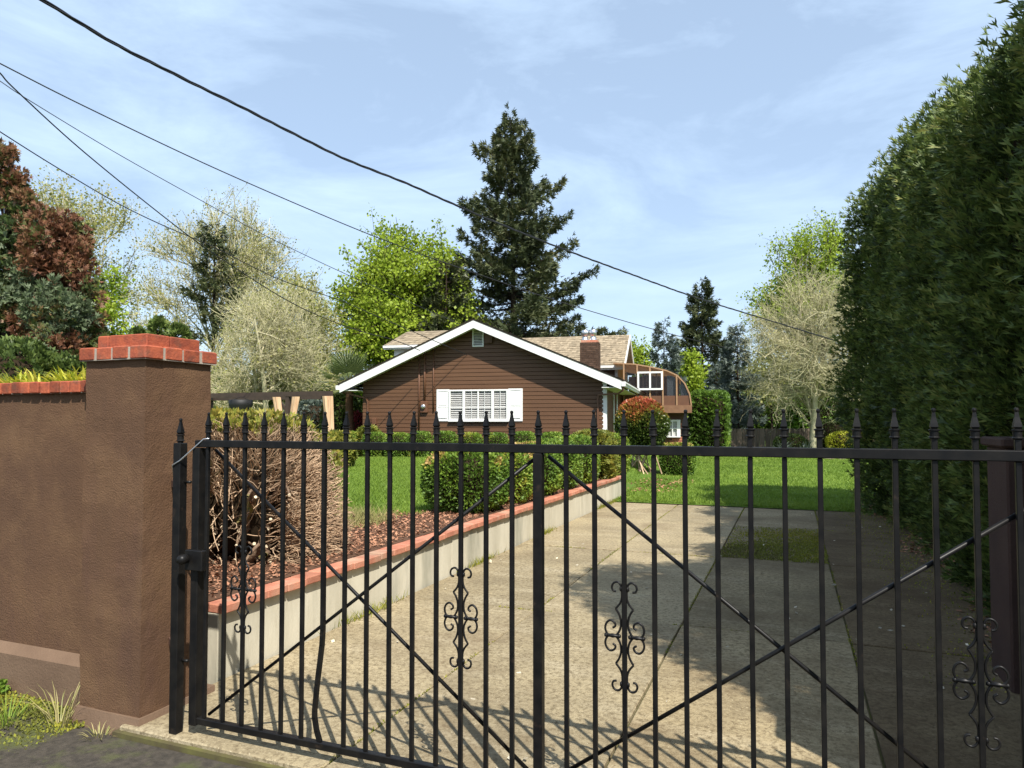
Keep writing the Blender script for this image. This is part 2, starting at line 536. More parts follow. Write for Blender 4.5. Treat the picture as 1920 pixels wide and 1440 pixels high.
mat('mulch', (0.36, 0.190, 0.115), (0.24, 0.115, 0.068), 9, rough=0.95, island=0.45, spec=0.1)
mat('stone', (0.30, 0.24, 0.18), (0.20, 0.17, 0.14), 6, rough=0.9, bump=0.4, bscale=20)
mat('palm_trunk', (0.17, 0.085, 0.055), (0.10, 0.055, 0.035), 20, rough=1.0, bump=0.8, bscale=40, spec=0.05)
mat('rusty', (0.12, 0.06, 0.04), (0.06, 0.035, 0.028), 10, rough=0.7)
mat('red_petal', (0.75, 0.07, 0.09), rough=0.6)
mat('gravel', (0.45, 0.40, 0.30), rough=0.95, island=0.5)
mat('stucco_shaded', (0.068, 0.042, 0.034), (0.052, 0.032, 0.027), 2.2, rough=0.9, bump=0.6, bscale=105, spec=0.15)  # darker copy of the stucco: the pier's shade is in the colour
leafmat('tan_shell', [(0.0, (0.42, 0.29, 0.17)), (1.0, (0.42, 0.29, 0.17))], 0.0, 0.6)
m, n_, p_, o_ = newmat('glass')
p_.inputs['Base Color'].default_value = (0.03, 0.035, 0.04, 1)
p_.inputs['Roughness'].default_value = 0.05
p_.inputs['Alpha'].default_value = 0.14
p_.inputs['Specular IOR Level'].default_value = 0.6
MATS['glass'] = m
m, n_, p_, o_ = newmat('screen_glass')
p_.inputs['Base Color'].default_value = (0.055, 0.058, 0.062, 1)
p_.inputs['Roughness'].default_value = 0.25
MATS['screen_glass'] = m

G0 = (0.030, 0.055, 0.014); G1 = (0.055, 0.105, 0.020); G2 = (0.105, 0.175, 0.032); G3 = (0.19, 0.26, 0.05)
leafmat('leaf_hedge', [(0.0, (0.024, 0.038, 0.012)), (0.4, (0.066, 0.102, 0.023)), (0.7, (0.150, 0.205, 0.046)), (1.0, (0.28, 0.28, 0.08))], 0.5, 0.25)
leafmat('leaf_box', [(0.0, (0.042, 0.075, 0.014)), (0.5, (0.115, 0.205, 0.026)), (0.8, (0.24, 0.32, 0.04)), (0.93, (0.36, 0.31, 0.05)), (1.0, (0.45, 0.30, 0.11))], 0.34, 0.25)
leafmat('leaf_gold', [(0.0, (0.07, 0.10, 0.02)), (0.5, (0.20, 0.22, 0.035)), (1.0, (0.42, 0.32, 0.06))], 0.5, 0.25)
leafmat('leaf_maple', [(0.0, (0.15, 0.21, 0.020)), (0.5, (0.30, 0.40, 0.032)), (1.0, (0.46, 0.54, 0.07))], 0.5, 0.45)
leafmat('leaf_spring', [(0.0, (0.17, 0.19, 0.045)), (0.5, (0.30, 0.31, 0.075)), (1.0, (0.44, 0.40, 0.15))], 0.5, 0.4)
leafmat('leaf_fir', [(0.0, (0.036, 0.048, 0.022)), (0.5, (0.080, 0.098, 0.040)), (0.8, (0.135, 0.135, 0.055)), (1.0, (0.21, 0.15, 0.065))], 0.5, 0.15)
leafmat('leaf_spruce', [(0.0, (0.050, 0.070, 0.055)), (0.5, (0.105, 0.135, 0.110)), (1.0, (0.20, 0.23, 0.19))], 0.5, 0.15)
leafmat('leaf_rust', [(0.0, (0.13, 0.052, 0.028)), (0.22, (0.215, 0.100, 0.052)), (0.36, (0.20, 0.13, 0.055)), (0.46, (0.085, 0.11, 0.028)), (0.62, (0.05, 0.085, 0.022)), (0.78, (0.095, 0.130, 0.058)), (1.0, (0.165, 0.205, 0.115))], 0.16, 0.2)
leafmat('leaf_photinia', [(0.0, (0.028, 0.045, 0.014)), (0.45, (0.075, 0.115, 0.022)), (0.65, (0.23, 0.20, 0.035)), (0.8, (0.40, 0.13, 0.05)), (1.0, (0.45, 0.10, 0.06))], 0.25, 0.3, rough=0.35)
leafmat('leaf_red', [(0.0, (0.17, 0.018, 0.030)), (1.0, (0.36, 0.05, 0.07))], 0.6, 0.3)
leafmat('leaf_lime', [(0.0, (0.20, 0.27, 0.02)), (0.5, (0.46, 0.46, 0.035)), (1.0, (0.66, 0.60, 0.12))], 0.5, 0.35)
leafmat('leaf_palm', [(0.0, (0.05, 0.075, 0.022)), (0.6, (0.12, 0.155, 0.05)), (1.0, (0.23, 0.23, 0.07))], 0.5, 0.25, rough=0.4)
leafmat('grass_blade', [(0.0, (0.110, 0.180, 0.022)), (0.5, (0.180, 0.275, 0.034)), (0.85, (0.25, 0.34, 0.05)), (1.0, (0.36, 0.37, 0.10))], 0.45, 0.35, rough=0.6)
leafmat('moss_tuft', [(0.0, (0.12, 0.115, 0.040)), (0.45, (0.20, 0.22, 0.030)), (0.75, (0.30, 0.28, 0.03)), (1.0, (0.30, 0.22, 0.10))], 0.6, 0.2, rough=0.9)
leafmat('dry_grass', [(0.0, (0.20, 0.22, 0.06)), (1.0, (0.50, 0.42, 0.20))], 0.6, 0.3)
M = MATS

# ================================================================== THE GROUND
UP = 0.45                                   # level of the garden behind the retaining wall
def sstep(x):
    x = np.clip(x, 0, 1)
    return x * x * (3 - 2 * x)

def lower_h(X, Y):
    X = np.asarray(X, float); Y = np.asarray(Y, float)
    w = 0.12 + np.clip((Y - 14.9) * 0.25, 0, 1.3)
    sh = 0.15 + np.clip((Y - 14.9) * 0.4, 0, 1.45)
    return UP * (1 - sstep((X + 3.5 + sh) / w)) + 0.012 + 0.015 * np.sin(X * 0.9) * np.sin(Y * 0.7) + 0.02 * np.clip((Y - 15) / 12, 0, 1)

def upper_h(X, Y):
    X = np.asarray(X, float); Y = np.asarray(Y, float)
    flat = UP + 0.02 * np.sin(X * 0.8) * np.sin(Y * 0.6)
    k = sstep((Y - 14.8) / 0.8) * sstep((X + 6.2) / 0.8)
    return flat * (1 - k) + lower_h(X, Y) * k

def grid_sheet(name, x0, x1, y0, y1, step, hf, m):
    xs = np.linspace(x0, x1, max(2, int((x1 - x0) / step) + 1)); ys = np.linspace(y0, y1, max(2, int((y1 - y0) / step) + 1))
    gx, gy = np.meshgrid(xs, ys)
    V = np.stack([gx.ravel(), gy.ravel(), hf(gx.ravel(), gy.ravel())], axis=1)
    nx, ny = len(xs), len(ys)
    i = np.arange(nx * ny).reshape(ny, nx)
    Q = np.stack([i[:-1, :-1], i[:-1, 1:], i[1:, 1:], i[1:, :-1]], axis=-1).reshape(-1, 4)
    return tag(np_obj(name, V, Q, m, None, smooth=True), kind='structure')

mb = MB(); mb.bbox((-400, -300, -0.5), (400, 700, -0.10))
tag(mb.build('ground', M['far_ground']), kind='structure')
mb = MB(); mb.bbox((-40, -14, -0.099), (40, 2.715, -0.045))
tag(mb.build('pavement', M['asphalt']), kind='structure')
grid_sheet('upper_lawn', -45, -3.5, 3.12, 46, 0.6, upper_h, M['turf'])
grid_sheet('lower_lawn', -3.5, 45, 13.9, 60, 0.55, lower_h, M['turf'])
grid_sheet('verge', -12, -3.20, 1.2, 2.94, 0.2, lambda x, y: -0.040 + 0.03 * np.clip((y - 1.8) / 1.0, 0, 1) - 0.06 * np.clip((x + 4.6) / 1.3, 0, 1), M['asphalt'])

# driveway: concrete slabs on a dirt bed
drive = MB().bbox((-3.36, 2.72, -0.10), (2.6, 14.02, -0.022)).build('driveway', M['joint_dirt'])
tag(drive, 'tan concrete slab driveway between the brick capped wall and the tall hedge', kind='structure')
XE = [-3.35, -2.055, -0.83, 0.39, 1.62, 2.6]
YE = [2.74, 5.72, 8.72, 11.45, 14.0]
rg = random.Random(4)
for i in range(len(XE) - 1):
    for j in range(len(YE) - 1):
        mb = MB()
        g = 0.007
        x0, x1, y0, y1 = XE[i] + g, XE[i + 1] - g, YE[j] + g, YE[j + 1] - g
        mb.cbox((0, 0, 0), (x1 - x0, y1 - y0, 0.08), 0.006)
        o = mb.build('slab', M[('slab_concrete', 'slab_concrete', 'slab_weathered_shaded', 'slab_dirty_shaded', 'slab_dirty_shaded')[i]], drive, loc=((x0 + x1) / 2, (y0 + y1) / 2, -0.04 + rg.uniform(-0.004, 0.004)))
        o.rotation_euler = (rg.uniform(-1, 1) * 0.0015, rg.uniform(-1, 1) * 0.002, rg.uniform(-1, 1) * 0.002)

# ================================================================== RETAINING WALL
rng = np.random.default_rng(5)
rw = thing('retaining_wall', 'low pale concrete retaining wall capped with brick along the driveway', 'wall', (-3.35, 3.45, 0))
L = 11.45
n = 42
ys = np.linspace(0, L, n)
mb = MB()
for k in range(7):                                   # poured sections with fine joints
    a, b = L * k / 7, L * (k + 1) / 7
    sec = MB().cbox((-0.11, (a + b) / 2, 0.185), (0.20 + rg.uniform(-0.004, 0.004), b - a - 0.006, 0.45), 0.005)
    sec.build('wall_section', M['wall_concrete'], rw)
bm_ = MB().cbox((0, 0, 0), (0.30, 0.196, 0.056), 0.006).mesh('brick', M['brick_face'])
for k in range(int(L / 0.203)):
    inst(bm_, 'brick', rw, (-0.115 + rg.uniform(-0.004, 0.004), 0.10 + k * 0.203, 0.439 + rg.uniform(-0.003, 0.003)), (rg.uniform(-0.012, 0.012), rg.uniform(-0.012, 0.012), rg.uniform(-0.01, 0.01)))

# ================================================================== STREET WALL AND PILLARS
sw = thing('street_wall', 'brown stucco street wall with red brick coping left of the pillar', 'wall', (-3.72, 2.93, -0.08))
MB().bbox((-5.5, 0.0, 0.0), (-0.003, 0.20, 1.868)).build('wall_panel', M['stucco'], sw)
MB().prism([(-5.5, 0, 0), (-5.5, -0.055, 0), (-5.5, -0.055, 0.285), (-5.5, 0.0, 0.335)], (5.495, 0, 0)).build('plinth', M['stucco_plinth'], sw)
bm_ = MB().cbox((0, 0, 0), (0.0795, 0.27, 0.072), 0.006).mesh('brick', M['red_brick'])
MB().bbox((-5.5, -0.02, 1.869), (-0.004, 0.22, 1.934)).build('mortar_bed', M['mortar'], sw)
for k in range(62):
    inst(bm_, 'brick', sw, (-0.047 - k * 0.0885, 0.10 + rg.uniform(-0.004, 0.004), 1.906 + rg.uniform(-0.002, 0.002)), (rg.uniform(-0.012, 0.012), 0, rg.uniform(-0.012, 0.012)))

def pillar(loc, label, h):
    p = thing('gate_pillar', label, 'pillar', loc, group='brown stucco gate pillars')
    s = 0.46
    # slightly irregular hand-plastered shaft
    nz, nn = 26, 8
    vs, fs = [], []
    r = np.random.default_rng(int(abs(loc[0] * 100)))
    per = []
    for e in range(4):
        for q in range(nn):
            t = q / nn
            a = [(-0.5, -0.5), (0.5, -0.5), (0.5, 0.5), (-0.5, 0.5)][e]; b = [(0.5, -0.5), (0.5, 0.5), (-0.5, 0.5), (-0.5, -0.5)][e]
            per.append((a[0] + (b[0] - a[0]) * t, a[1] + (b[1] - a[1]) * t))
    per = np.array(per)
    for i in range(nz):
        z = h * i / (nz - 1)
        P = np.concatenate([per * s, np.full((len(per), 1), z)], axis=1)
        d = 0.003 * fnoise(P, 9, 3) + 0.003 * fnoise(P, 22, 4)
        P[:, :2] *= (1 + d / 0.23)[:, None]
        vs.extend(P.tolist())
    m_ = len(per)
    for i in range(nz - 1):
        for k in range(m_):
            k2 = (k + 1) % m_
            fs.append((i * m_ + k, i * m_ + k2, (i + 1) * m_ + k2, (i + 1) * m_ + k))
    fs.append(tuple(range((nz - 1) * m_, nz * m_)))
    MB().add(vs, fs).build('shaft', M['stucco'], p, loc=(0, 0, 0))
    MB().bbox((-0.252, -0.252, h), (0.252, 0.252, h + 0.068)).build('mortar_bed', M['mortar'], p)
    b1 = MB().cbox((0, 0, 0), (0.1215, 0.1215, 0.074), 0.007).mesh('brick', M['red_brick'])
    q = 0.1305
    for i in range(4):
        for j in range(4):
            if 0 < i < 3 and 0 < j < 3: continue
            inst(b1, 'brick', p, ((i - 1.5) * q + rg.uniform(-.003, .003), (j - 1.5) * q + rg.uniform(-.003, .003), h + 0.038 + rg.uniform(-.002, .002)), (0, 0, rg.uniform(-.015, .015)))
    for (x0, x1, y0, y1) in ((-0.195, -0.112, -0.19, 0.19), (-0.104, 0.19, -0.192, -0.035), (-0.104, 0.185, -0.027, 0.188)):
        MB().cbox(((x0 + x1) / 2, (y0 + y1) / 2, h + 0.112), (x1 - x0, y1 - y0, 0.070), 0.005).build('brick', M['red_brick'], p)
    MB().prism([(-0.245, -0.245, 0), (0.245, -0.245, 0), (0.285, -0.285, -0.16), (-0.285, -0.285, -0.16)], (0, 0.53, 0)).build('footing', M['stucco_plinth'], p, loc=(0, 0, 0.062))
    return p
pillar((-3.49, 3.03, -0.03), 'brown stucco gate pillar with stepped red brick cap left of the iron gate', 1.99)
pillar((1.28, 3.03, -0.03), 'brown stucco gate pillar holding the right end of the iron gate', 1.99)

pier = thing('wall_pier', 'shade-darkened brown stucco pier under the hedge behind the right gate end', 'pillar', (1.44, 5.28, -0.02))
MB().cbox((0, 0, 0.74), (0.46, 0.46, 1.48), 0.012).build('shaft', M['stucco_shaded'], pier)
MB().cbox((0, 0, 1.51), (0.52, 0.52, 0.06), 0.012).build('cap', M['stucco_shaded'], pier)

# ================================================================== THE GATE
GY, SP, K15 = 2.82, 0.122, -0.999
gx = lambda k: K15 + (k - 15) * SP
RT, RH = 1.522, 0.037
gate = thing('driveway_gate', 'black wrought iron driveway gate with spear finials and scroll ornaments', 'gate', (K15, GY, 0.0))
def gl(k): return (k - 15) * SP
iron = M['iron']
x0, x1 = gl(-0.62), gl(30.62)
MB().cbox(((x0 + x1) / 2, 0, RT - RH / 2), (x1 - x0, 0.036, RH), 0.003).build('top_rail', iron, gate)
MB().cbox(((x0 + x1) / 2, 0, 0.075), (x1 - x0, 0.032, 0.034), 0.003).build('bottom_rail', iron, gate)
for k in (-0.5, 30.5):
    MB().cbox((gl(k), 0.0, (0.05 + RT) / 2 - 0.02), (0.048, 0.048, RT - 0.05 - 0.042), 0.003).build('end_stile', iron, gate)
MB().cbox((0, -0.001, (0.03 + RT - RH) / 2), (0.040, 0.040, RT - RH - 0.03 - 0.002), 0.003).build('centre_stile', iron, gate)
zt, zb = RT - RH - 0.001, 0.093
pm = MB().cbox((0, 0, (zt + zb) / 2), (0.0185, 0.0185, zt - zb), 0.002).mesh('picket', iron)
fm = MB()
fm.cbox((0, 0, 0.019), (0.019, 0.019, 0.040), 0.002)
fm.lathe([(0.012, 0.036), (0.0175, 0.040), (0.0175, 0.043), (0.0145, 0.046), (0.0145, 0.063), (0.018, 0.066), (0.018, 0.070), (0.011, 0.072)], 14)
fm.lathe([(0.0105, 0.070), (0.0175, 0.079), (0.0145, 0.092), (0.0088, 0.113), (0.0062, 0.130)], 4, ph=math.pi / 4)
fm.lathe([(0.004, 0.128), (0.0068, 0.132), (0.0078, 0.137), (0.0068, 0.142), (0.003, 0.1445)], 10)
finial = fm.mesh('finial', iron)
BENT = 6
for k in range(0, 31):
    if k == 15:
        pk = None
    elif k == BENT:
        mb = MB()
        P = [(0, 0, zt), (0, 0, 0.62), (-0.004, 0, 0.55), (-0.030, 0, 0.36), (-0.043, 0, 0.235), (-0.043, 0.0, 0.20), (-0.030, 0, 0.14), (-0.012, 0, zb)]
        for a, b in zip(P[:-1], P[1:]):
            mb.beam(a, (b[0], b[1], b[2] - 0.002), 0.0195, 0.0195, up=(0, 1, 0))
        pk = mb.build('picket', iron, gate, loc=(gl(k), 0, 0))
        pk['label'] = 'gate picket bent near its foot'
    else:
        pk = inst(pm, 'picket', gate, (gl(k), 0, 0), (0, 0, 0))
    f = inst(finial, 'finial', pk if pk else gate, (0, 0, RT) if pk else (gl(k), 0, RT), (rg.uniform(-.02, .02), rg.uniform(-.03, .03), 0))
def brace(k0, za, k1, zb_, dy):
    MB().tube([(gl(k0), dy, za), (gl(k1), dy, zb_)], 0.0085, 10).build('brace', iron, gate, smooth=True)
brace(0.1, 0.105, 14.75, RT - RH - 0.03, 0.020)
brace(0.1, RT - RH - 0.015, 14.75, 0.105, 0.038)
brace(15.25, RT - RH - 0.015, 29.9, 0.105, 0.038)
brace(15.25, 0.105, 29.9, RT - RH - 0.10, 0.020)

def catmull(P, n=6):
    P = [np.array(p, float) for p in P]
    out = []
    for i in range(len(P) - 1):
        a = P[max(i - 1, 0)]; b = P[i]; c = P[i + 1]; d = P[min(i + 2, len(P) - 1)]
        for t in np.linspace(0, 1, n, endpoint=False):
            out.append(0.5 * ((2 * b) + (-a + c) * t + (2 * a - 5 * b + 4 * c - d) * t * t + (-a + 3 * b - 3 * c + d) * t ** 3))
    out.append(P[-1])
    return out
S1 = [(150, 245), (118, 237), (103, 200), (120, 157), (160, 140), (195, 160), (212, 210), (216, 300), (195, 372), (145, 435)]
S2 = [(145, 435), (182, 495), (203, 570), (196, 650), (160, 718), (110, 748), (50, 722), (25, 660), (42, 600), (85, 570), (130, 592), (140, 628), (110, 650)]
sc = 0.00238 / 6.55
def scroll_mesh():
    mb = MB()
    for sx in (-1, 1):
        for sz in (-1, 1):
            for S in (S1, S2):
                pts = [(sx * (243 - q[0]) * sc, 0, sz * (737 - q[1]) * sc) for q in catmull(S, 5)]
                mb.tube(pts, 0.0046, 7)
        mb.beam((sx * 0.020, 0, 0), (sx * 0.079, 0, 0), 0.013, 0.010)
        for xx in (0.022, 0.076):
            mb.lathe([(0.003, -0.008), (0.008, -0.004), (0.008, 0.004), (0.003, 0.008)], 8, (sx * xx, 0, 0))
        for zz in (0.19, -0.19):
            mb.lathe([(0.003, -0.010), (0.007, -0.006), (0.007, 0.006), (0.003, 0.010)], 8, (sx * 0.0135, 0, zz))
    return mb.mesh('scroll_ornament', iron, True)
sm = scroll_mesh()
for k, zc in ((2, 0.77), (12, 0.753), (18, 0.752), (28, 0.735)):
    inst(sm, 'scroll_ornament', gate, (gl(k), 0.0, zc), (0, 0, 0))
# lock
lk = MB().cbox((gl(-0.25), -0.043, 0.905), (0.115, 0.035, 0.105), 0.004).build('lock_box', M['iron'], gate)
MB().tube([(gl(-0.55), -0.060, 0.915), (gl(-0.55), -0.072, 0.915), (gl(-0.55), -0.10, 0.915), (gl(-0.55), -0.118, 0.915)], [0.014, 0.024, 0.026, 0.016], 16).build('lock_knob', iron, lk, smooth=True)

# gate post beside the pillar
gp = thing('gate_post', 'black iron hinge post with spear finial fixed to the stucco pillar', 'post', (-3.0, 2.80, -0.03))
MB().cbox((0, 0, 0.768), (0.050, 0.050, 1.536), 0.003).build('post', iron, gp)
inst(finial, 'finial', gp, (0, 0, 1.500), (0, 0, 0), (1.15, 1.15, 1.15))
for z in (1.30, 0.42):
    MB().beam((-0.265, 0.20, 0), (-0.018, 0.026, 0), 0.022, 0.036).build('bracket', M['rusty'], gp, loc=(0, 0, z))
for z in (1.33, 0.40):
    MB().tube([(0.026, 0.012, z), (0.062, 0.014, z)], 0.008, 8).build('hinge_pin', iron, gp, smooth=True)
pw = [(-0.045, 0.0, 1.36), (-0.02, -0.032, 1.42), (0.03, -0.03, 1.445), (0.09, -0.012, 1.50), (0.155, 0.005, 1.558), (0.185, 0.012, 1.56)]
MB().tube(pw, 0.0035, 6).build('wire_tie', M['steel'], gp, smooth=True)

# ================================================================== THE HOUSE
HA = math.atan2(337.0, 1313.0)                       # house depth axis, right of the view axis
HROT = YAW - HA
h0 = PD(887, 790, 23.4)
hd = Vector((-math.sin(HROT), math.cos(HROT), 0)); hu = Vector((math.cos(HROT), math.sin(HROT), 0))
HO = Vector((h0.x, h0.y, 0)) + hd * 0.55
house = thing('house', 'low brown clapboard house with white gable trim and curved sunroom', 'house', (HO.x, HO.y, UP), HROT)

def HL(px, py, v):
    """pixel -> (u, z) on the house plane at depth v (z above the house origin)"""
    r = ray(px, py)
    o = EYE - HO
    t = (v - o.dot(hd)) / r.dot(hd)
    p = EYE + r * t
    return (p - HO).dot(hu), p.z - UP

def HU(px, py, u):
    """pixel -> (v, z) on the house side plane at u"""
    r = ray(px, py)
    o = EYE - HO
    t = (u - o.dot(hu)) / r.dot(hu)
    p = EYE + r * t
    return (p - HO).dot(hd), p.z - UP

WHW = 4.28                                           # half width of the gable wall
EV = 5.0                                             # half span of the roof
ZA = 5.06 - UP                                       # roof top at ridge
ZE = 2.93 - UP                                       # roof top at eave
SL = (ZA - ZE) / EV
TH = 0.16
DEP = 15.0
und = lambda u: ZA - TH - abs(u) * SL                # underside of the roof

# front wall: one board for each course
wall = MB().prism([(-WHW + .01, 0.012, -0.3), (WHW - .01, 0.012, -0.3), (WHW - .01, 0.012, und(WHW)), (0, 0.012, und(0) - 0.01), (-WHW + .01, 0.012, und(WHW))], (0, 0.14, 0)).build('front_wall', M['siding'], house)
EXP = 0.1345
z = 0.02
while z < und(0) - 0.12:
    z1 = z + EXP
    def hw(zz): return min(WHW, max(0.02, (ZA - TH - zz) / SL))
    a, b = hw(z), hw(z1)
    if b > 0.10:
        mb = MB()
        zm_ = z + 0.86 * EXP; cm = hw(zm_)
        vs = [(-a, -0.041, z), (a, -0.041, z), (cm, -0.032, zm_), (-cm, -0.032, zm_), (b, -0.012, z1), (-b, -0.012, z1), (-a, 0.004, z), (a, 0.004, z), (b, 0.004, z1), (-b, 0.004, z1)]
        mb.add(vs, [(0, 1, 2, 3), (3, 2, 4, 5), (6, 9, 8, 7), (0, 6, 7, 1), (5, 4, 8, 9), (1, 7, 8, 4, 2), (0, 3, 5, 9, 6)])
        mb.build('siding_board', M['siding'], wall)
    z = z1
# right side wall
sidew = MB().bbox((WHW - 0.16, 0.16, -0.3), (WHW - 0.012, DEP, ZE - 0.05)).build('side_wall', M['siding'], house)
z = 0.02
while z < ZE - 0.2:
    mb = MB()
    z1 = z + EXP
    vs = [(WHW + 0.014, 0.10, z), (WHW + 0.014, 8.6, z), (WHW, 8.6, z1 + .01), (WHW, 0.10, z1 + .01), (WHW - 0.02, 0.10, z), (WHW - 0.02, 8.6, z), (WHW - 0.02, 8.6, z1 + .01), (WHW - 0.02, 0.10, z1 + .01)]
    mb.add(vs, [(0, 1, 2, 3), (4, 7, 6, 5), (0, 4, 5, 1), (1, 5, 6, 2), (2, 6, 7, 3), (3, 7, 4, 0)])
    mb.build('siding_board', M['siding'], sidew)
    z = z1
MB().bbox((-WHW + 0.012, 0.16, -0.3), (-WHW + 0.16, DEP, ZE - 0.05)).build('side_wall', M['siding'], house)
MB().bbox((-WHW, DEP - 0.2, -0.3), (WHW, DEP - 0.003, ZE - 0.06)).build('rear_wall', M['siding'], house)

# front roof: two slopes, white rake boards, soffit, gutters

for s in (-1, 1):
    e = EV * s
    sl = MB()
    sl.prism([(0, -0.56, ZA), (e, -0.56, ZE), (e, -0.56, ZE - 0.045), (0, -0.56, ZA - 0.045)], (0, DEP + 1.0, 0))
    ro = sl.build('roof_slope', M['dark_shingle'], house)
    # shingle courses on the slope
    n = 30
    for q in range(n):
        t0, t1 = q / n, (q + 1) / n
        a = (e * (1 - t0) , ZE + (ZA - ZE) * t0); b = (e * (1 - t1), ZE + (ZA - ZE) * t1)
        nx, nz = (SL * s, 1)
        ln = math.hypot(nx, nz); nx /= ln; nz /= ln
        MB().prism([(a[0] + nx * 0.003, -0.575, a[1] + nz * 0.003), (a[0] + nx * 0.014, -0.575, a[1] + nz * 0.014), (b[0] + nx * 0.004, -0.575, b[1] + nz * 0.004), (b[0] + nx * 0.002, -0.575, b[1] + nz * 0.002)], (0, DEP + 1.0, 0)).build('shingle_course', M['dark_shingle'], ro)
    MB().prism([(0, -0.55, ZA - 0.046), (e * 0.985, -0.55, ZE - 0.046 + 0.015 * SL * EV), (e * 0.985, -0.55, ZE - 0.30), (0, -0.55, ZA - 0.305)], (0, 0.035, 0)).build('rake_board', M['white_paint'], house)
    MB().prism([(0, -0.514, ZA - 0.20), (e * 0.98, -0.514, ZE - 0.19), (e * 0.98, -0.514, ZE - 0.21), (0, -0.514, ZA - 0.22)], (0, 0.50, 0)).build('rake_soffit', M['white_paint'], house)
    MB().bbox((s * (WHW + 0.012), -0.50, ZE - 0.235), (e * 0.975, DEP, ZE - 0.215)).build('eave_soffit', M['white_paint'], house)
    # gutter: K profile
    gp_ = [(e * 0.985, ZE - 0.06), (e * 0.985, ZE - 0.19), (e * 0.985 + s * 0.085, ZE - 0.19), (e * 0.985 + s * 0.10, ZE - 0.14), (e * 0.985 + s * 0.13, ZE - 0.10), (e * 0.985 + s * 0.13, ZE - 0.06)]
    MB().prism([(q[0], -0.56, q[1]) for q in gp_], (0, DEP + 0.4, 0)).build('gutter', M['white_paint'], house)
    MB().bbox((e * 0.985, -0.58, ZE - 0.20), (e * 0.985 + s * 0.135, -0.563, ZE - 0.05)).build('gutter_cap', M['white_paint'], house)

# right corner board and downspouts
MB().bbox((WHW - 0.03, -0.034, 0.0), (WHW + 0.115, 0.10, und(WHW) - 0.003)).build('corner_board', M['white_paint'], house)
def dspout(pts, name='downspout', m='brown_metal', w=0.052):
    mb = MB()
    for a, b in zip(pts[:-1], pts[1:]):
        d = (Vector(b) - Vector(a)).normalized() * 0.02
        mb.beam(Vector(a) - d, Vector(b) + d, w, w * 0.8, up=(0, 1, 0.01))
    return mb.build(name, M[m], house)
u1, z1 = HL(1121, 742, -0.07)
dspout([(EV * 0.985 + 0.05, -0.42, ZE - 0.20), (EV * 0.985 + 0.03, -0.40, ZE - 0.32), (EV * 0.985 - 0.12, -0.35, ZE - 0.42), (u1 + 0.02, -0.085, z1 + 0.03), (u1, -0.075, z1 - 0.12), (u1, -0.075, 0.05)])
u1, z1 = HL(690, 748, -0.07)
dspout([(-EV * 0.985 - 0.03, -0.40, ZE - 0.20), (-EV * 0.985 + 0.03, -0.36, ZE - 0.28), (u1 - 0.06, -0.085, z1 + 0.02), (u1, -0.075, z1 - 0.10), (u1, -0.075, 0.05)])
# small white drain pipes on the side wall
for px in (1150, 1156):
    v, zz = HU(px, 735, WHW + 0.05)
    MB().tube([(WHW + 0.06, v, 0.75), (WHW + 0.06, v, ZE - 0.25)], 0.03, 8).build('drain_pipe', M['white_paint'], house, smooth=True)

# window with blinds and shutters
wu0, wz1 = HL(843, 731, -0.05); wu1, wz0 = HL(953, 788, -0.05)
win = MB().bbox((wu0 + .01, -0.0425, wz0 + .01), (wu1 - .01, -0.041, wz1 - .01)).build('window', M['dark_room'], house)
W_ = wu1 - wu0; Hh = wz1 - wz0
fr = MB()
t = 0.052
fr.bbox((wu0, -0.118, wz0), (wu0 + t, -0.0431, wz1)); fr.bbox((wu1 - t, -0.118, wz0), (wu1, -0.0431, wz1))
fr.bbox((wu0 + t, -0.1175, wz1 - t), (wu1 - t, -0.0431, wz1)); fr.bbox((wu0 + t, -0.1175, wz0), (wu1 - t, -0.0431, wz0 + t))
fr.build('frame', M['white_paint'], win)
MB().bbox((wu0 - 0.02, -0.145, wz0 - 0.045), (wu1 + 0.02, -0.0431, wz0 - 0.001)).build('sill', M['white_paint'], win)
cuts = [0.0, 0.255, 0.745, 1.0]
for c in cuts[1:-1]:
    x = wu0 + W_ * c
    MB().bbox((x - 0.045, -0.115, wz0 + t + .001), (x + 0.045, -0.0433, wz1 - t - .001)).build('mullion', M['white_paint'], win)
for a, b in zip(cuts[:-1], cuts[1:]):
    xa = wu0 + W_ * a + 0.05; xb = wu0 + W_ * b - 0.05
    MB().bbox((xa, -0.099, wz0 + t), (xb, -0.096, wz1 - t)).build('pane', M['glass'], win)
    nbar = 3 if b - a > 0.3 else (1 if a > 0.5 else 0)
    for k in range(1, nbar + 1):
        x = xa + (xb - xa) * k / (nbar + 1)
        wv = 0.026 if (k == 2 and nbar == 3) else 0.008
        MB().bbox((x - wv, -0.108, wz0 + t), (x + wv, -0.0995, wz1 - t)).build('glazing_bar', M['white_paint'], win)
    zz = wz0 + Hh * 0.42
    MB().bbox((xa, -0.1075, zz - 0.011), (xb, -0.0998, zz + 0.011)).build('glazing_bar', M['white_paint'], win)
    sm_ = MB().box((0, 0, 0), (xb - xa - 0.01, 0.046, 0.004), rot=(0.95, 0, 0)).mesh('blind_slat', M['blind'])
    ns = 15
    for k in range(ns):
        inst(sm_, 'blind_slat', win, ((xa + xb) / 2, -0.062, wz0 + t + 0.03 + (Hh - 2 * t - 0.05) * k / (ns - 1)))
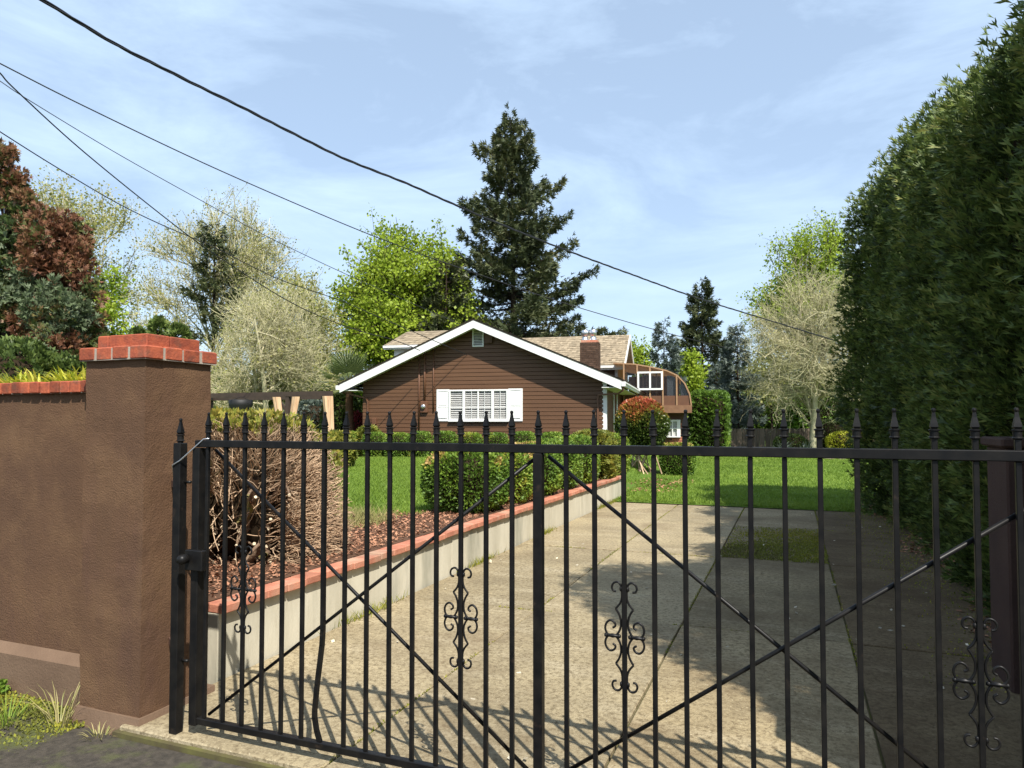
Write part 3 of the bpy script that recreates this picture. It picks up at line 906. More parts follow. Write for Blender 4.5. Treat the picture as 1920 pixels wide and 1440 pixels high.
for pa, pb in ((819, 842.5), (953.5, 980)):
    ua, _ = HL(pa, 760, -0.05); ub, _ = HL(pb, 760, -0.05)
    za, zb2 = wz0 - 0.03, wz1 + 0.02
    sh = MB().bbox((ua, -0.060, za), (ub, -0.0420, zb2)).build('shutter', M['shutter_paint'], house)
    zm = za + (zb2 - za) * 0.46
    for q0, q1 in ((za + 0.09, zm - 0.03), (zm + 0.03, zb2 - 0.09)):
        MB().cbox(((ua + ub) / 2, -0.066, (q0 + q1) / 2), (ub - ua - 0.15, 0.022, q1 - q0), 0.010).build('raised_panel', M['shutter_paint'], sh)
    ft = MB()
    ft.bbox((ua, -0.072, za), (ua + 0.05, -0.0605, zb2)); ft.bbox((ub - 0.05, -0.072, za), (ub, -0.0605, zb2))
    for q in (za, zm - 0.02, zb2 - 0.06):
        ft.bbox((ua + .05, -0.0715, q), (ub - .05, -0.0605, q + 0.06))
    ft.build('shutter_frame', M['shutter_paint'], sh)
# louvred gable vent
a, zt_ = HL(886, 617, -0.05); b, zb_ = HL(907, 650, -0.05)
vt = MB().bbox((a, -0.0425, zb_), (b, -0.0405, zt_)).build('gable_vent', M['dark_room'], house)
fr = MB()
fr.bbox((a, -0.075, zb_), (a + 0.04, -0.036, zt_)); fr.bbox((b - 0.04, -0.075, zb_), (b, -0.036, zt_)); fr.bbox((a + .04, -0.0745, zt_ - 0.04), (b - .04, -0.036, zt_)); fr.bbox((a + .04, -0.0745, zb_), (b - .04, -0.036, zb_ + 0.04))
fr.build('frame', M['white_paint'], vt)
for k in range(10):
    zz = zb_ + 0.06 + (zt_ - zb_ - 0.10) * k / 9.5
    MB().box(((a + b) / 2, -0.052, zz), (b - a - 0.09, 0.042, 0.008), rot=(0.7, 0, 0)).build('louvre', M['white_paint'], vt)
a, zt_ = HL(910, 625, -0.05); b, zb_ = HL(924, 643, -0.05)
db = MB().bbox((a, -0.14, zb_), (b, -0.0420, zt_)).build('vent_box', M['siding'], house)
MB().bbox((a - 0.02, -0.17, zt_ + .001), (b + 0.06, -0.0420, zt_ + 0.03)).build('hood', M['dark_shingle'], db)
# conduits, meter, small box
for px, ya, yb, r in ((786, 668, 806, 0.028), (796.5, 662, 753, 0.036), (813, 655, 772, 0.024)):
    u, za = HL(px, ya, -0.06); _, zb3 = HL(px, yb, -0.06)
    MB().tube([(u, -0.062, zb3), (u, -0.062, min(za, und(u) - 0.02))], r, 10).build('conduit', M['brown_metal'], house, smooth=True)
u, zz = HL(795, 763, -0.1)
mt = MB().cbox((u, -0.075, zz), (0.26, 0.11, 0.40), 0.012).build('meter_box', M['brown_metal'], house)
mm = MB(); mm.lathe([(0.082, 0), (0.085, 0.03), (0.075, 0.06), (0.05, 0.075), (0.01, 0.08)], 20)
md = mm.build('meter_dial', M['steel'], mt, True, loc=(u - 0.01, -0.13, zz + 0.01)); md.rotation_euler = (math.pi / 2, 0, 0)
u, zz = HL(702, 790, -0.08)
MB().cbox((u, -0.08, zz), (0.15, 0.10, 0.22), 0.01).build('outlet_box', M['brown_metal'], house)
u, zz = HL(788, 664, -0.1)
MB().tube([(u, -0.07, zz - 0.02), (u, -0.09, zz + 0.10), (u - 0.04, -0.16, zz + 0.16), (u - 0.08, -0.20, zz + 0.06)], 0.022, 8).build('service_head', M['iron'], house, smooth=True)
for q in (-0.10, 0.04, 0.13):
    MB().lathe([(0.02, -0.04), (0.032, -0.02), (0.022, 0), (0.032, 0.02), (0.015, 0.04)], 8, (u + q, -0.16, zz + 0.02 + abs(q) * 0.2)).build('insulator', M['steel'], house, smooth=True)

# upper storey behind, ridge running across
def shingled(name, A, B, Cc, D, rows, tabs, parent, seed):
    """slope with eave A->B and ridge D->C, as overlapping tabs"""
    A, B, Cc, D = map(Vector, (A, B, Cc, D))
    nrm = (B - A).cross(D - A).normalized()
    if nrm.z < 0: nrm = -nrm
    r = random.Random(seed)
    base = MB(); base.prism([A, B, Cc, D], -nrm * 0.10)
    o = base.build(name, M['shingle'], parent)
    mb = MB()
    for i in range(rows):
        t0, t1 = i / rows, (i + 1.0) / rows
        L0, R0 = A.lerp(D, t0), B.lerp(Cc, t0); L1, R1 = A.lerp(D, t1), B.lerp(Cc, t1)
        x = -r.random() / tabs
        while x < 1:
            x2 = x + (0.7 + 0.6 * r.random()) / tabs
            a, b = max(0, x) + 0.0005, min(1, x2) - 0.0005
            if b > a + 0.002:
                hh = r.uniform(0.016, 0.034)
                p = [L0.lerp(R0, a), L0.lerp(R0, b), L1.lerp(R1, b), L1.lerp(R1, a)]
                mb.add([p[0] + nrm * hh, p[1] + nrm * hh, p[2] + nrm * 0.010, p[3] + nrm * 0.010, p[0] + nrm * .002, p[1] + nrm * .002], [(0, 1, 2, 3), (4, 5, 1, 0)])
            x = x2
    s_ = mb.build('shingles', M['shingle'], o); s_['kind'] = 'stuff'
    return o
VE, VR = 6.6, 9.4                                   # eave / ridge depth of the upper roof
ue, ze = HL(1170, 684, VE); ur, zr = HL(1184, 628, VR)
uL = HL(905, 640, VE)[0]
ur = ue
shingled('upper_roof', (uL, VE, ze), (ue, VE, ze), (ue, VR, zr), (uL, VR, zr), 16, 46, house, 2)
shingled('upper_roof', (uL, 2 * VR - VE, ze), (ue, 2 * VR - VE, ze), (ue, VR, zr), (uL, VR, zr), 10, 30, house, 3)
MB().bbox((uL, VE - 0.03, ze - 0.20), (ue + 0.02, VE + 0.02, ze - 0.035)).build('upper_fascia', M['white_paint'], house)
MB().bbox((uL, VE - 0.12, ze - 0.12), (ue, VE - 0.032, ze - 0.02)).build('upper_gutter', M['white_paint'], house)
for v0, v1 in ((VE, VR), (2 * VR - VE, VR)):
    MB().prism([(ue + 0.004, v0, ze - 0.02), (ue + 0.004, v1, zr + 0.0), (ue + 0.004, v1, zr - 0.22), (ue + 0.004, v0, ze - 0.22)], (0.04, 0, 0)).build('upper_rake', M['white_paint'], house)
MB().prism([(ue - 0.30, VE + 0.35, ze - 1.6), (ue - 0.30, 2 * VR - VE - 0.35, ze - 1.6), (ue - 0.30, 2 * VR - VE - 0.35, ze - 0.05), (ue - 0.30, VR, zr - 0.22), (ue - 0.30, VE + 0.35, ze - 0.05)], (-0.12, 0, 0)).build('upper_gable_wall', M['white_paint'], house)
MB().bbox((uL + 0.1, VE + 0.40, 0.5), (ue - 0.43, VE + 0.55, ze - 0.08)).build('upper_wall', M['siding'], house)
# dormer roof showing left of the ridge
VD = 4.0
dl, zd = HL(720, 648, VD); dr, _ = HL(860, 648, VD)
du, zdr = HL(745, 623, VD + 1.9)
shingled('dormer_roof', (dl, VD, zd), (dr, VD, zd), (dr, VD + 1.9, zdr), (dl + 0.25, VD + 1.9, zdr), 7, 18, house, 7)
MB().bbox((dl, VD - 0.03, zd - 0.17), (dr, VD + 0.02, zd - 0.03)).build('dormer_fascia', M['white_paint'], house)
MB().bbox((dl, VD - 0.11, zd - 0.11), (dr, VD - 0.032, zd - 0.015)).build('dormer_gutter', M['white_paint'], house)
MB().bbox((dl + 0.35, VD + 0.25, 1.0), (dr, VD + 1.9, zd - 0.09)).build('dormer_wall', M['white_paint'], house)

# brick chimney with two flues
VC = 5.0
ca, cz1 = HL(1087, 642, VC); cb, _ = HL(1122, 642, VC)
cz0 = HL(1100, 690, VC)[1]
chim = MB().bbox((ca + 0.02, VC + 0.02, cz0 - 0.4), (cb - 0.02, VC + 0.62, cz1 - 0.01)).build('chimney', M['mortar'], house)
bk = MB()
rows = int((cz1 - cz0 + 0.35) / 0.075)
for i in range(rows):
    zz = cz1 - 0.036 - i * 0.075
    nb = 4
    wq = (cb - ca) / nb
    off = 0 if i % 2 else wq / 2
    for k in range(-1, nb + 1):
        xa = max(ca, ca + k * wq + off) + 0.005; xb = min(cb, ca + (k + 1) * wq + off) - 0.005
        if xb - xa < 0.03: continue
        bk.bbox((xa, VC - 0.004 + rg.uniform(-.004, .004), zz - 0.032), (xb, VC + 0.09, zz + 0.032))
    for side in (ca - 0.004, cb - 0.086):
        for k in range(3):
            bk.bbox((side, VC + 0.10 + k * 0.18, zz - 0.032), (side + 0.09, VC + 0.27 + k * 0.18, zz + 0.032))
o = bk.build('bricks', M['house_brick'], chim); o['kind'] = 'stuff'
MB().bbox((ca + 0.05, VC + 0.03, cz1 - 0.008), (cb - 0.05, VC + 0.58, cz1 + 0.09)).build('chimney_cap', M['brick_face'], chim)
for px in (1097, 1112):
    u, zz = HL(px, 640, VC + 0.3)
    mb = MB()
    mb.lathe([(0.17, 0), (0.15, 0.05), (0.11, 0.13), (0.105, 0.20), (0.145, 0.21), (0.145, 0.42), (0.11, 0.44), (0.02, 0.455)], 18, (u, VC + 0.3, cz1 + 0.088))
    mb.build('flue', M['steel'], chim, True)

# curved sunroom on the right flank
VS = 6.0
sr = MB()
xr, zs0 = HL(1296, 774, VS); xl, _ = HL(1160, 774, VS)
zs1 = HL(1200, 685, VS)[1]
zbm = HL(1250, 760, VS)[1]
def scurve(k):                                     # outline of the end wall: flat roof curving down to the right
    w = xr - xl
    pts = []
    for px, py in ((1150, 681), (1190, 683), (1220, 688), (1250, 695), (1270, 704), (1284, 719), (1293, 738), (1296, 758)):
        pts.append(HL(px, py, VS))
    return pts
cv = scurve(0)
room = MB().bbox((cv[0][0], VS - 0.06, zs0), (xr + 0.03, VS + 0.10, zbm)).build('sunroom', M['tan_panel'], house)
MB().bbox((cv[0][0], VS + 0.101, zs0), (xr + 0.02, VS + 6.0, zs0 + 0.06)).build('floor', M['tan_panel'], room)
rim = MB()
for (a, b) in zip(cv[:-1], cv[1:]):
    rim.beam((a[0], VS, a[1]), (b[0], VS, b[1]), 0.09, 0.05, up=(0, 0, 1))
rim.beam((cv[-1][0], VS, cv[-1][1]), (xr, VS, zbm), 0.09, 0.05, up=(1, 0, 0))
rim.build('rim', M['tan_frame'], room)
# curved glazed roof shell
shell = MB()
for (a, b) in zip(cv[:-1], cv[1:]):
    shell.prism([(a[0], VS + 0.05, a[1] - 0.01), (b[0], VS + 0.05, b[1] - 0.01), (b[0], VS + 0.05, b[1] - 0.03), (a[0], VS + 0.05, a[1] - 0.03)], (0, 6.0, 0))
shell.build('roof_shell', M['tan_shell'], room)
def top_at(x):
    for a, b in zip(cv[:-1], cv[1:]):
        if a[0] <= x <= b[0]:
            return a[1] + (b[1] - a[1]) * (x - a[0]) / (b[0] - a[0])
    return cv[-1][1]
edges = [1170, 1195, 1219, 1243, 1269]
xs_ = [HL(e, 740, VS)[0] for e in edges]
for x in xs_:
    MB().bbox((x - 0.028, VS - 0.05, zbm), (x + 0.028, VS + 0.04, top_at(x) - 0.012)).build('mullion', M['tan_frame'], room)
zlow = HL(1250, 742, VS)[1]
zscr = HL(1250, 704, VS)[1]
xe = xs_ + [xr - 0.03]
for a, b in zip(xe[:-1], xe[1:]):
    tb = min(top_at(a + 0.03), top_at(b - 0.03)) - 0.03
    MB().bbox((a + 0.03, VS - 0.005, zbm), (b - 0.03, VS + 0.012, zlow)).build('lower_panel', M['brown_metal'], room)
    MB().prism([(a + 0.03, VS, zlow + .004), (b - 0.03, VS, zlow + .004), (b - 0.03, VS, top_at(b - 0.03) - 0.03), ((a + b) / 2, VS, top_at((a + b) / 2) - 0.03), (a + 0.03, VS, top_at(a + 0.03) - 0.03)], (0, 0.008, 0)).build('pane', M['glass'], room)
for a, b in ((xe[3], xe[4]), (xe[4], xe[5])):       # dark insect screens inside
    ua = a + 0.16
    MB().prism([(ua, VS + 0.10, zlow), (b - 0.05, VS + 0.10, zlow), (b - 0.05, VS + 0.10, min(zscr, top_at(b - 0.05) - 0.12)), ((ua + b) / 2, VS + 0.10, min(zscr, top_at((ua + b) / 2) - 0.1)), (ua, VS + 0.10, zscr)], (0, 0.01, 0)).build('insect_screen', M['screen_glass'], room)
wa, wzt = HL(1195, 697, VS - 0.1); wb, wzb = HL(1243, 731, VS - 0.1)
sw_ = MB()
for (p, q) in (((wa, wzb), (wa + 0.07, wzt)), ((wb - 0.07, wzb), (wb, wzt)), ((wa + .07, wzt - 0.07), (wb - .07, wzt)), ((wa + .07, wzb), (wb - .07, wzb + 0.07)), (((wa + wb) / 2 - 0.035, wzb + .07), ((wa + wb) / 2 + 0.035, wzt - .07))):
    sw_.bbox((p[0], VS - 0.13, p[1]), (q[0], VS - 0.06, q[1]))
wf = sw_.build('slider_frame', M['white_paint'], room)
MB().bbox((wa + 0.06, VS - 0.10, wzb + 0.06), (wb - 0.06, VS - 0.092, wzt - 0.06)).build('pane', M['glass'], wf)
MB().bbox((cv[0][0] + 0.4, VS + 2.6, zbm), (xr - 0.5, VS + 2.7, zs1 - 0.3)).build('inner_wall', M['tan_panel'], room)
for px in (1206, 1213, 1231):
    x = HL(px, 715, VS + 1.0)[0]
    MB().bbox((x - 0.03, VS + 0.9, zbm), (x + 0.03, VS + 0.98, zs1 - 0.2)).build('inner_post', M['tan_frame'], room)
# lower storey under the sunroom
la, lz = HL(1278, 786, VS + 0.5)
lw = MB().bbox((WHW + 0.02, VS + 0.5, -0.4), (xr - 0.25, VS + 0.75, zs0 - 0.001)).build('lower_wall', M['siding'], house)
bq = MB()
for i in range(18):
    zz = -0.3 + i * 0.078
    if zz > zs0 - 0.08: break
    for k in range(3):
        xa = xr - 0.25 - 0.62 + k * 0.205 + (0.1 if i % 2 else 0)
        bq.bbox((xa, VS + 0.47, zz), (min(xa + 0.195, xr - 0.24), VS + 0.53, zz + 0.068))
o = bq.build('bricks', M['far_brick'], lw); o['kind'] = 'stuff'
a, zt_ = HL(1246, 787, VS + 0.4); b, zb_ = HL(1276, 820, VS + 0.4)
w2 = MB().bbox((a, VS + 0.42, zb_), (b, VS + 0.46, zt_)).build('window', M['blind'], house)
fr = MB()
for x in (a, (a + b) / 2 - 0.02, b - 0.14):
    fr.bbox((x, VS + 0.34, zb_), (x + (0.04 if x != b - 0.14 else 0.14), VS + 0.419, zt_))
for q in (zb_, (zb_ + zt_) / 2 - 0.02, zt_ - 0.07):
    fr.bbox((a + .04, VS + 0.345, q), (b - .14, VS + 0.419, q + (0.045 if q != zt_ - 0.07 else 0.07)))
fr.build('frame', M['white_paint'], w2)
MB().bbox((a + 0.04, VS + 0.40, zb_ + 0.04), (b - 0.14, VS + 0.408, zt_ - 0.07)).build('pane', M['glass'], w2)
# wall strip of brick beside the corner board
v0, zz = HU(1165, 800, WHW + 0.03)
bq = MB()
for i in range(11):
    for k in range(14):
        bq.bbox((WHW + 0.016, 1.9 + k * 0.21 + (0.1 if i % 2 else 0), -0.1 + i * 0.078), (WHW + 0.05, 1.9 + k * 0.21 + (0.1 if i % 2 else 0) + 0.2, -0.1 + i * 0.078 + 0.068))
o = bq.build('brick_apron', M['far_brick'], sidew); o['kind'] = 'stuff'

p = PG(1250, 850, 0.06)
gb = thing('utility_cabinet', 'grey metal cabinet below the small white window behind the shrubs', 'cabinet', (p.x, p.y, float(lower_h(p.x, p.y)) - 0.02), HROT)
MB().cbox((0, 0, 0.26), (1.0, 0.5, 0.52), 0.015).build('body', M['grey_box'], gb)
MB().cbox((0, 0, 0.545), (1.06, 0.56, 0.045), 0.01).build('lid', M['grey_box'], gb)

# ================================================================== PLANT BUILDERS
def core_mesh(name, fn, m, nu=18, nv=12):
    """closed lump: fn(direction array) -> surface points"""
    th = np.linspace(0.001, math.pi - 0.001, nv); ph = np.linspace(0, 2 * math.pi, nu, endpoint=False)
    d = np.array([[math.sin(a) * math.cos(b), math.sin(a) * math.sin(b), math.cos(a)] for a in th for b in ph])
    V = fn(d)
    i = np.arange(nu * nv).reshape(nv, nu)
    Q = np.stack([i[:-1], np.roll(i, -1, 1)[:-1], np.roll(i, -1, 1)[1:], i[1:]], axis=-1).reshape(-1, 4)
    return np_mesh(name, V, Q, m, smooth=True)

def superell(d, R, e):
    r = 1.0 / (np.sum(np.abs(d) ** e, axis=1) ** (1.0 / e))
    return d * r[:, None] * np.asarray(R)[None, :]

def shrub(name, label, cat, base, R, e=2.2, n=3500, size=0.05, m='leaf_box', tone=None, seed=0, group=None, leaf='leaf',
          lump=0.07, depth=0.10, rz=0.0, stems=4, core=0.84, lift=0.0, wleaf=0.3):
    rng = np.random.default_rng(seed)
    root = thing(name, label, cat, base, rz, group)
    rx, ry, h = R
    Rv = np.array([rx, ry, h / 2])
    c = np.array([0, 0, h / 2 + lift])
    def surf(d, k=1.0):
        p = superell(d, Rv, e)
        nz = fnoise(p / Rv.max(), 2.6, seed) * 0.6 + fnoise(p / Rv.max(), 6, seed + 5) * 0.4
        return p * (k * (1 + lump * nz))[:, None] + c
    d = rdir(rng, n)
    p = surf(d) - 0
    nrm = np.sign(d) * np.abs(superell(d, (1, 1, 1), e)) ** (e - 1) / Rv
    nrm = unit(nrm)
    p = p - nrm * (rng.random(n)[:, None] ** 1.6) * depth
    keep = p[:, 2] > 0.02
    p, nrm = p[keep], nrm[keep]
    k = len(p)
    T = tone(p, rng) if tone is not None else 0.45 + 0.22 * fnoise(p, 5 / Rv.max(), seed + 9)
    A = unit(nrm * 0.9 + rdir(rng, k) * 0.8 + np.array([0, 0, 0.25]))
    s = size * rng.uniform(0.7, 1.4, k)
    if leaf == 'spray':
        V, Q = sprays(p, A, s * 1.6, rng)
        T = np.repeat(T, 12)
    else:
        V, Q = rhombi(p, A, side_of(A, rng), s * wleaf, s)
        T = np.repeat(T, 4)
    np_obj('foliage', V, Q, M[m], root, T)
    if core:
        link(bpy.data.objects.new('twig_core', core_mesh('twig_core', lambda q: np.maximum(surf(q, core), [-9, -9, 0.03]), M['wood_core'])), root)  # solid lump for the inner twigs, coloured as if in shade
    if stems:
        p0 = np.stack([rng.normal(0, rx * 0.10, stems), rng.normal(0, ry * 0.10, stems), np.full(stems, -0.05)], 1)
        p2 = np.stack([rng.normal(0, rx * 0.45, stems), rng.normal(0, ry * 0.45, stems), np.full(stems, h * 0.6 + lift)], 1)
        V, Q = tubes(bez(p0, p0 * 0.6 + p2 * 0.3 + [0, 0, h * .2], p2, 5), 0.022, 0.01, 5)
        np_obj('stem', V, Q, M['bark'], root)
    return root

def arb_parts(R, H, seed, n, size):
    rng = np.random.default_rng(seed)
    def prof(t):
        lo = 0.84 + 0.16 * sstep(t / 0.35)
        hi = np.sqrt(np.maximum(0, 1 - (np.maximum(t - 0.60, 0) / 0.40) ** 2.4))
        return R * lo * hi
    def bulge(p):
        return 1 + 0.14 * fnoise(p, 1.3, seed) + 0.07 * fnoise(p, 3.2, seed + 3) + 0.035 * fnoise(p, 8.5, seed + 4)
    per = 60
    nc = int(n / per * 1.5)
    t = rng.random(nc) ** 0.95
    ph = rng.random(nc) * 2 * math.pi
    keep = rng.random(nc) < np.where(np.cos(ph) < 0.35, 1.0, 0.35)           # thinner on the far side of the hedge
    keep &= rng.random(nc) < prof(t) / R + 0.15
    t, ph = t[keep], ph[keep]
    nc = len(t)
    Cc = np.stack([prof(t) * np.cos(ph), prof(t) * np.sin(ph), t * H], 1)
    Cc[:, :2] *= bulge(Cc)[:, None]
    out = unit(np.stack([np.cos(ph), np.sin(ph), 0.25 + 1.6 * np.clip(t - 0.75, 0, 1)], 1))
    cr_ = rng.uniform(0.14, 0.40, nc)
    Cc -= out * (rng.random(nc) * 0.34 + cr_ * 0.3 - 0.06)[:, None]
    ctone = rng.random(nc)
    ci = np.repeat(np.arange(nc), per)
    d = rdir(rng, len(ci))
    d = np.where(np.sum(d * out[ci], 1)[:, None] < -0.35, -d, d)
    P = Cc[ci] + d * (cr_[ci] * rng.uniform(0.65, 1.08, len(ci)))[:, None] * np.array([1, 1, 1.35])
    P[:, 2] = np.maximum(P[:, 2], 0.03)
    A = unit(d * 0.55 + out[ci] * 0.45 + rdir(rng, len(ci)) * 0.5 + np.array([0, 0, 0.40]))
    s = size * rng.uniform(0.6, 1.6, len(ci))
    V, Q = sprays(P, A, s * 1.7, rng, w=0.095, fan=0.42, sub=0.78)
    T = 0.30 + 0.14 * fnoise(P, 2.0, seed + 7) + 0.46 * (ctone[ci] - 0.5) + 0.24 * np.sum(d * out[ci], 1) + 0.45 * np.clip((t[ci] - 0.80) * 3, 0, 1) * np.clip(fnoise(P, 2, seed + 11), 0, 1)  # outward fronds toned lighter: new growth, also standing in for glancing sun
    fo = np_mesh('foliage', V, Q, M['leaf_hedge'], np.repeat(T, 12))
    def cf(d):
        tt = (1 - d[:, 2]) / 2
        tt = 1 - tt
        q = np.stack([prof(tt) * 0.80 * d[:, 0] / np.maximum(np.hypot(d[:, 0], d[:, 1]), 1e-6), prof(tt) * 0.80 * d[:, 1] / np.maximum(np.hypot(d[:, 0], d[:, 1]), 1e-6), tt * (H - 0.25) + 0.02], 1)
        q[:, :2] *= bulge(q)[:, None]
        return q
    co = core_mesh('twig_core', cf, M['wood_core'], 20, 22)  # inner branch mass, shade put into its colour
    p0 = np.zeros((1, 3)) - [0, 0, 0.06]
    V, Q = tubes(bez(p0, p0 + [0.05, 0, H * 0.4], p0 + [0, 0.05, H * 0.8], 5), 0.13, 0.04, 8)
    return fo, co, np_mesh('trunk', V, Q, M['bark'])

def arborvitae(parts, base, scale, label):
    root = thing('arborvitae', label, 'hedge tree', base, group='tall arborvitae hedge along the driveway')
    root.scale = scale
    for me, nm in zip(parts, ('foliage', 'twig_core', 'trunk')):
        inst(me, nm, root)
    return root

def conifer(name, label, base, H, R, seed, m='leaf_fir', nb=120, dens=60, size=0.34, power=0.85, droop=0.15, group=None, lean=(0, 0), big=(), tmin=0.10,
            irr=0.55, tone0=0.42, lift=0.35, trunk_r=None, wid=0.30, upturn=0.18, bark='dark_bark'):
    rng = np.random.default_rng(seed)
    root = thing(name, label, 'tree', base, group=group)
    tr = trunk_r or H * 0.014
    tp = np.array([[0, 0, -0.1], [lean[0] * 0.2, lean[1] * 0.2, H * 0.3], [lean[0] * 0.6, lean[1] * 0.6, H * 0.7], [lean[0], lean[1], H * 0.985]])
    V, Q = tubes(tp[None], tr, tr * 0.08, 8)
    np_obj('trunk', V, Q, M[bark], root, smooth=True)
    t = tmin + (0.985 - tmin) * (np.arange(nb) + rng.random(nb)) / nb
    t = t ** 0.92
    ph = rng.random(nb) * 2 * math.pi
    Ln = R * (1 - t) ** power * (1 - irr + 1.35 * irr * rng.random(nb)) + H * 0.012
    for (tb, phb, lb) in big:                                     # single long limbs
        t = np.append(t, tb); ph = np.append(ph, phb); Ln = np.append(Ln, lb)
    dirv = np.stack([np.cos(ph), np.sin(ph), np.zeros_like(ph)], 1)
    p0 = np.stack([np.interp(t, [0, .3, .7, 1], tp[:, 0]), np.interp(t, [0, .3, .7, 1], tp[:, 1]), t * H], 1)
    el = -droop + lift * t + rng.normal(0, 0.07, len(t))
    p2 = p0 + dirv * (Ln * np.cos(el))[:, None] + np.array([0, 0, 1.0]) * (Ln * (np.sin(el) + upturn * 0.3))[:, None]
    p1 = p0 + dirv * (Ln * 0.55)[:, None] + np.array([0, 0, 1.0]) * (Ln * (np.sin(el) * 0.5 - upturn * 0.4))[:, None]
    B = bez(p0, p1, p2, 6)
    V, Q = tubes(B, 0.012 + Ln * 0.010, 0.006, 4)
    np_obj('branch', V, Q, M[bark], root)
    cnt = np.maximum(6, (dens * Ln * (0.5 + 0.5 * np.minimum(1, Ln))).astype(int))
    bi = np.repeat(np.arange(len(t)), cnt)
    q = (0.12 + 0.90 * rng.random(len(bi)) ** 0.75)[:, None]
    q = np.minimum(q, 1.0)
    P = (1 - q) ** 2 * p0[bi] + 2 * q * (1 - q) * p1[bi] + q ** 2 * p2[bi]
    side = np.stack([-dirv[bi, 1], dirv[bi, 0], np.zeros(len(bi))], 1)
    off = rng.uniform(-1, 1, len(bi)) * (Ln[bi] * wid * (1 - 0.8 * q[:, 0]) + size * 0.25)
    P = P + side * off[:, None] + np.array([0, 0, 1.0]) * (rng.normal(0, size * 0.35, len(bi)) - np.abs(off) * 0.18)[:, None]
    A = unit(dirv[bi] * 0.8 + side * (np.sign(off) * 0.8)[:, None] + rdir(rng, len(bi)) * 0.55 + np.array([0, 0, 0.05]))
    s = size * rng.uniform(0.6, 1.3, len(bi))
    V, Q = sprays(P, A, s, rng, w=0.11, fan=0.55, sub=0.8)
    T = tone0 + 0.25 * fnoise(P, 6.0 / R, seed + 2) + 0.15 * (rng.random(len(t))[bi] - 0.5)
    np_obj('crown', V, Q, M[m], root, np.repeat(T, 12))
    return root

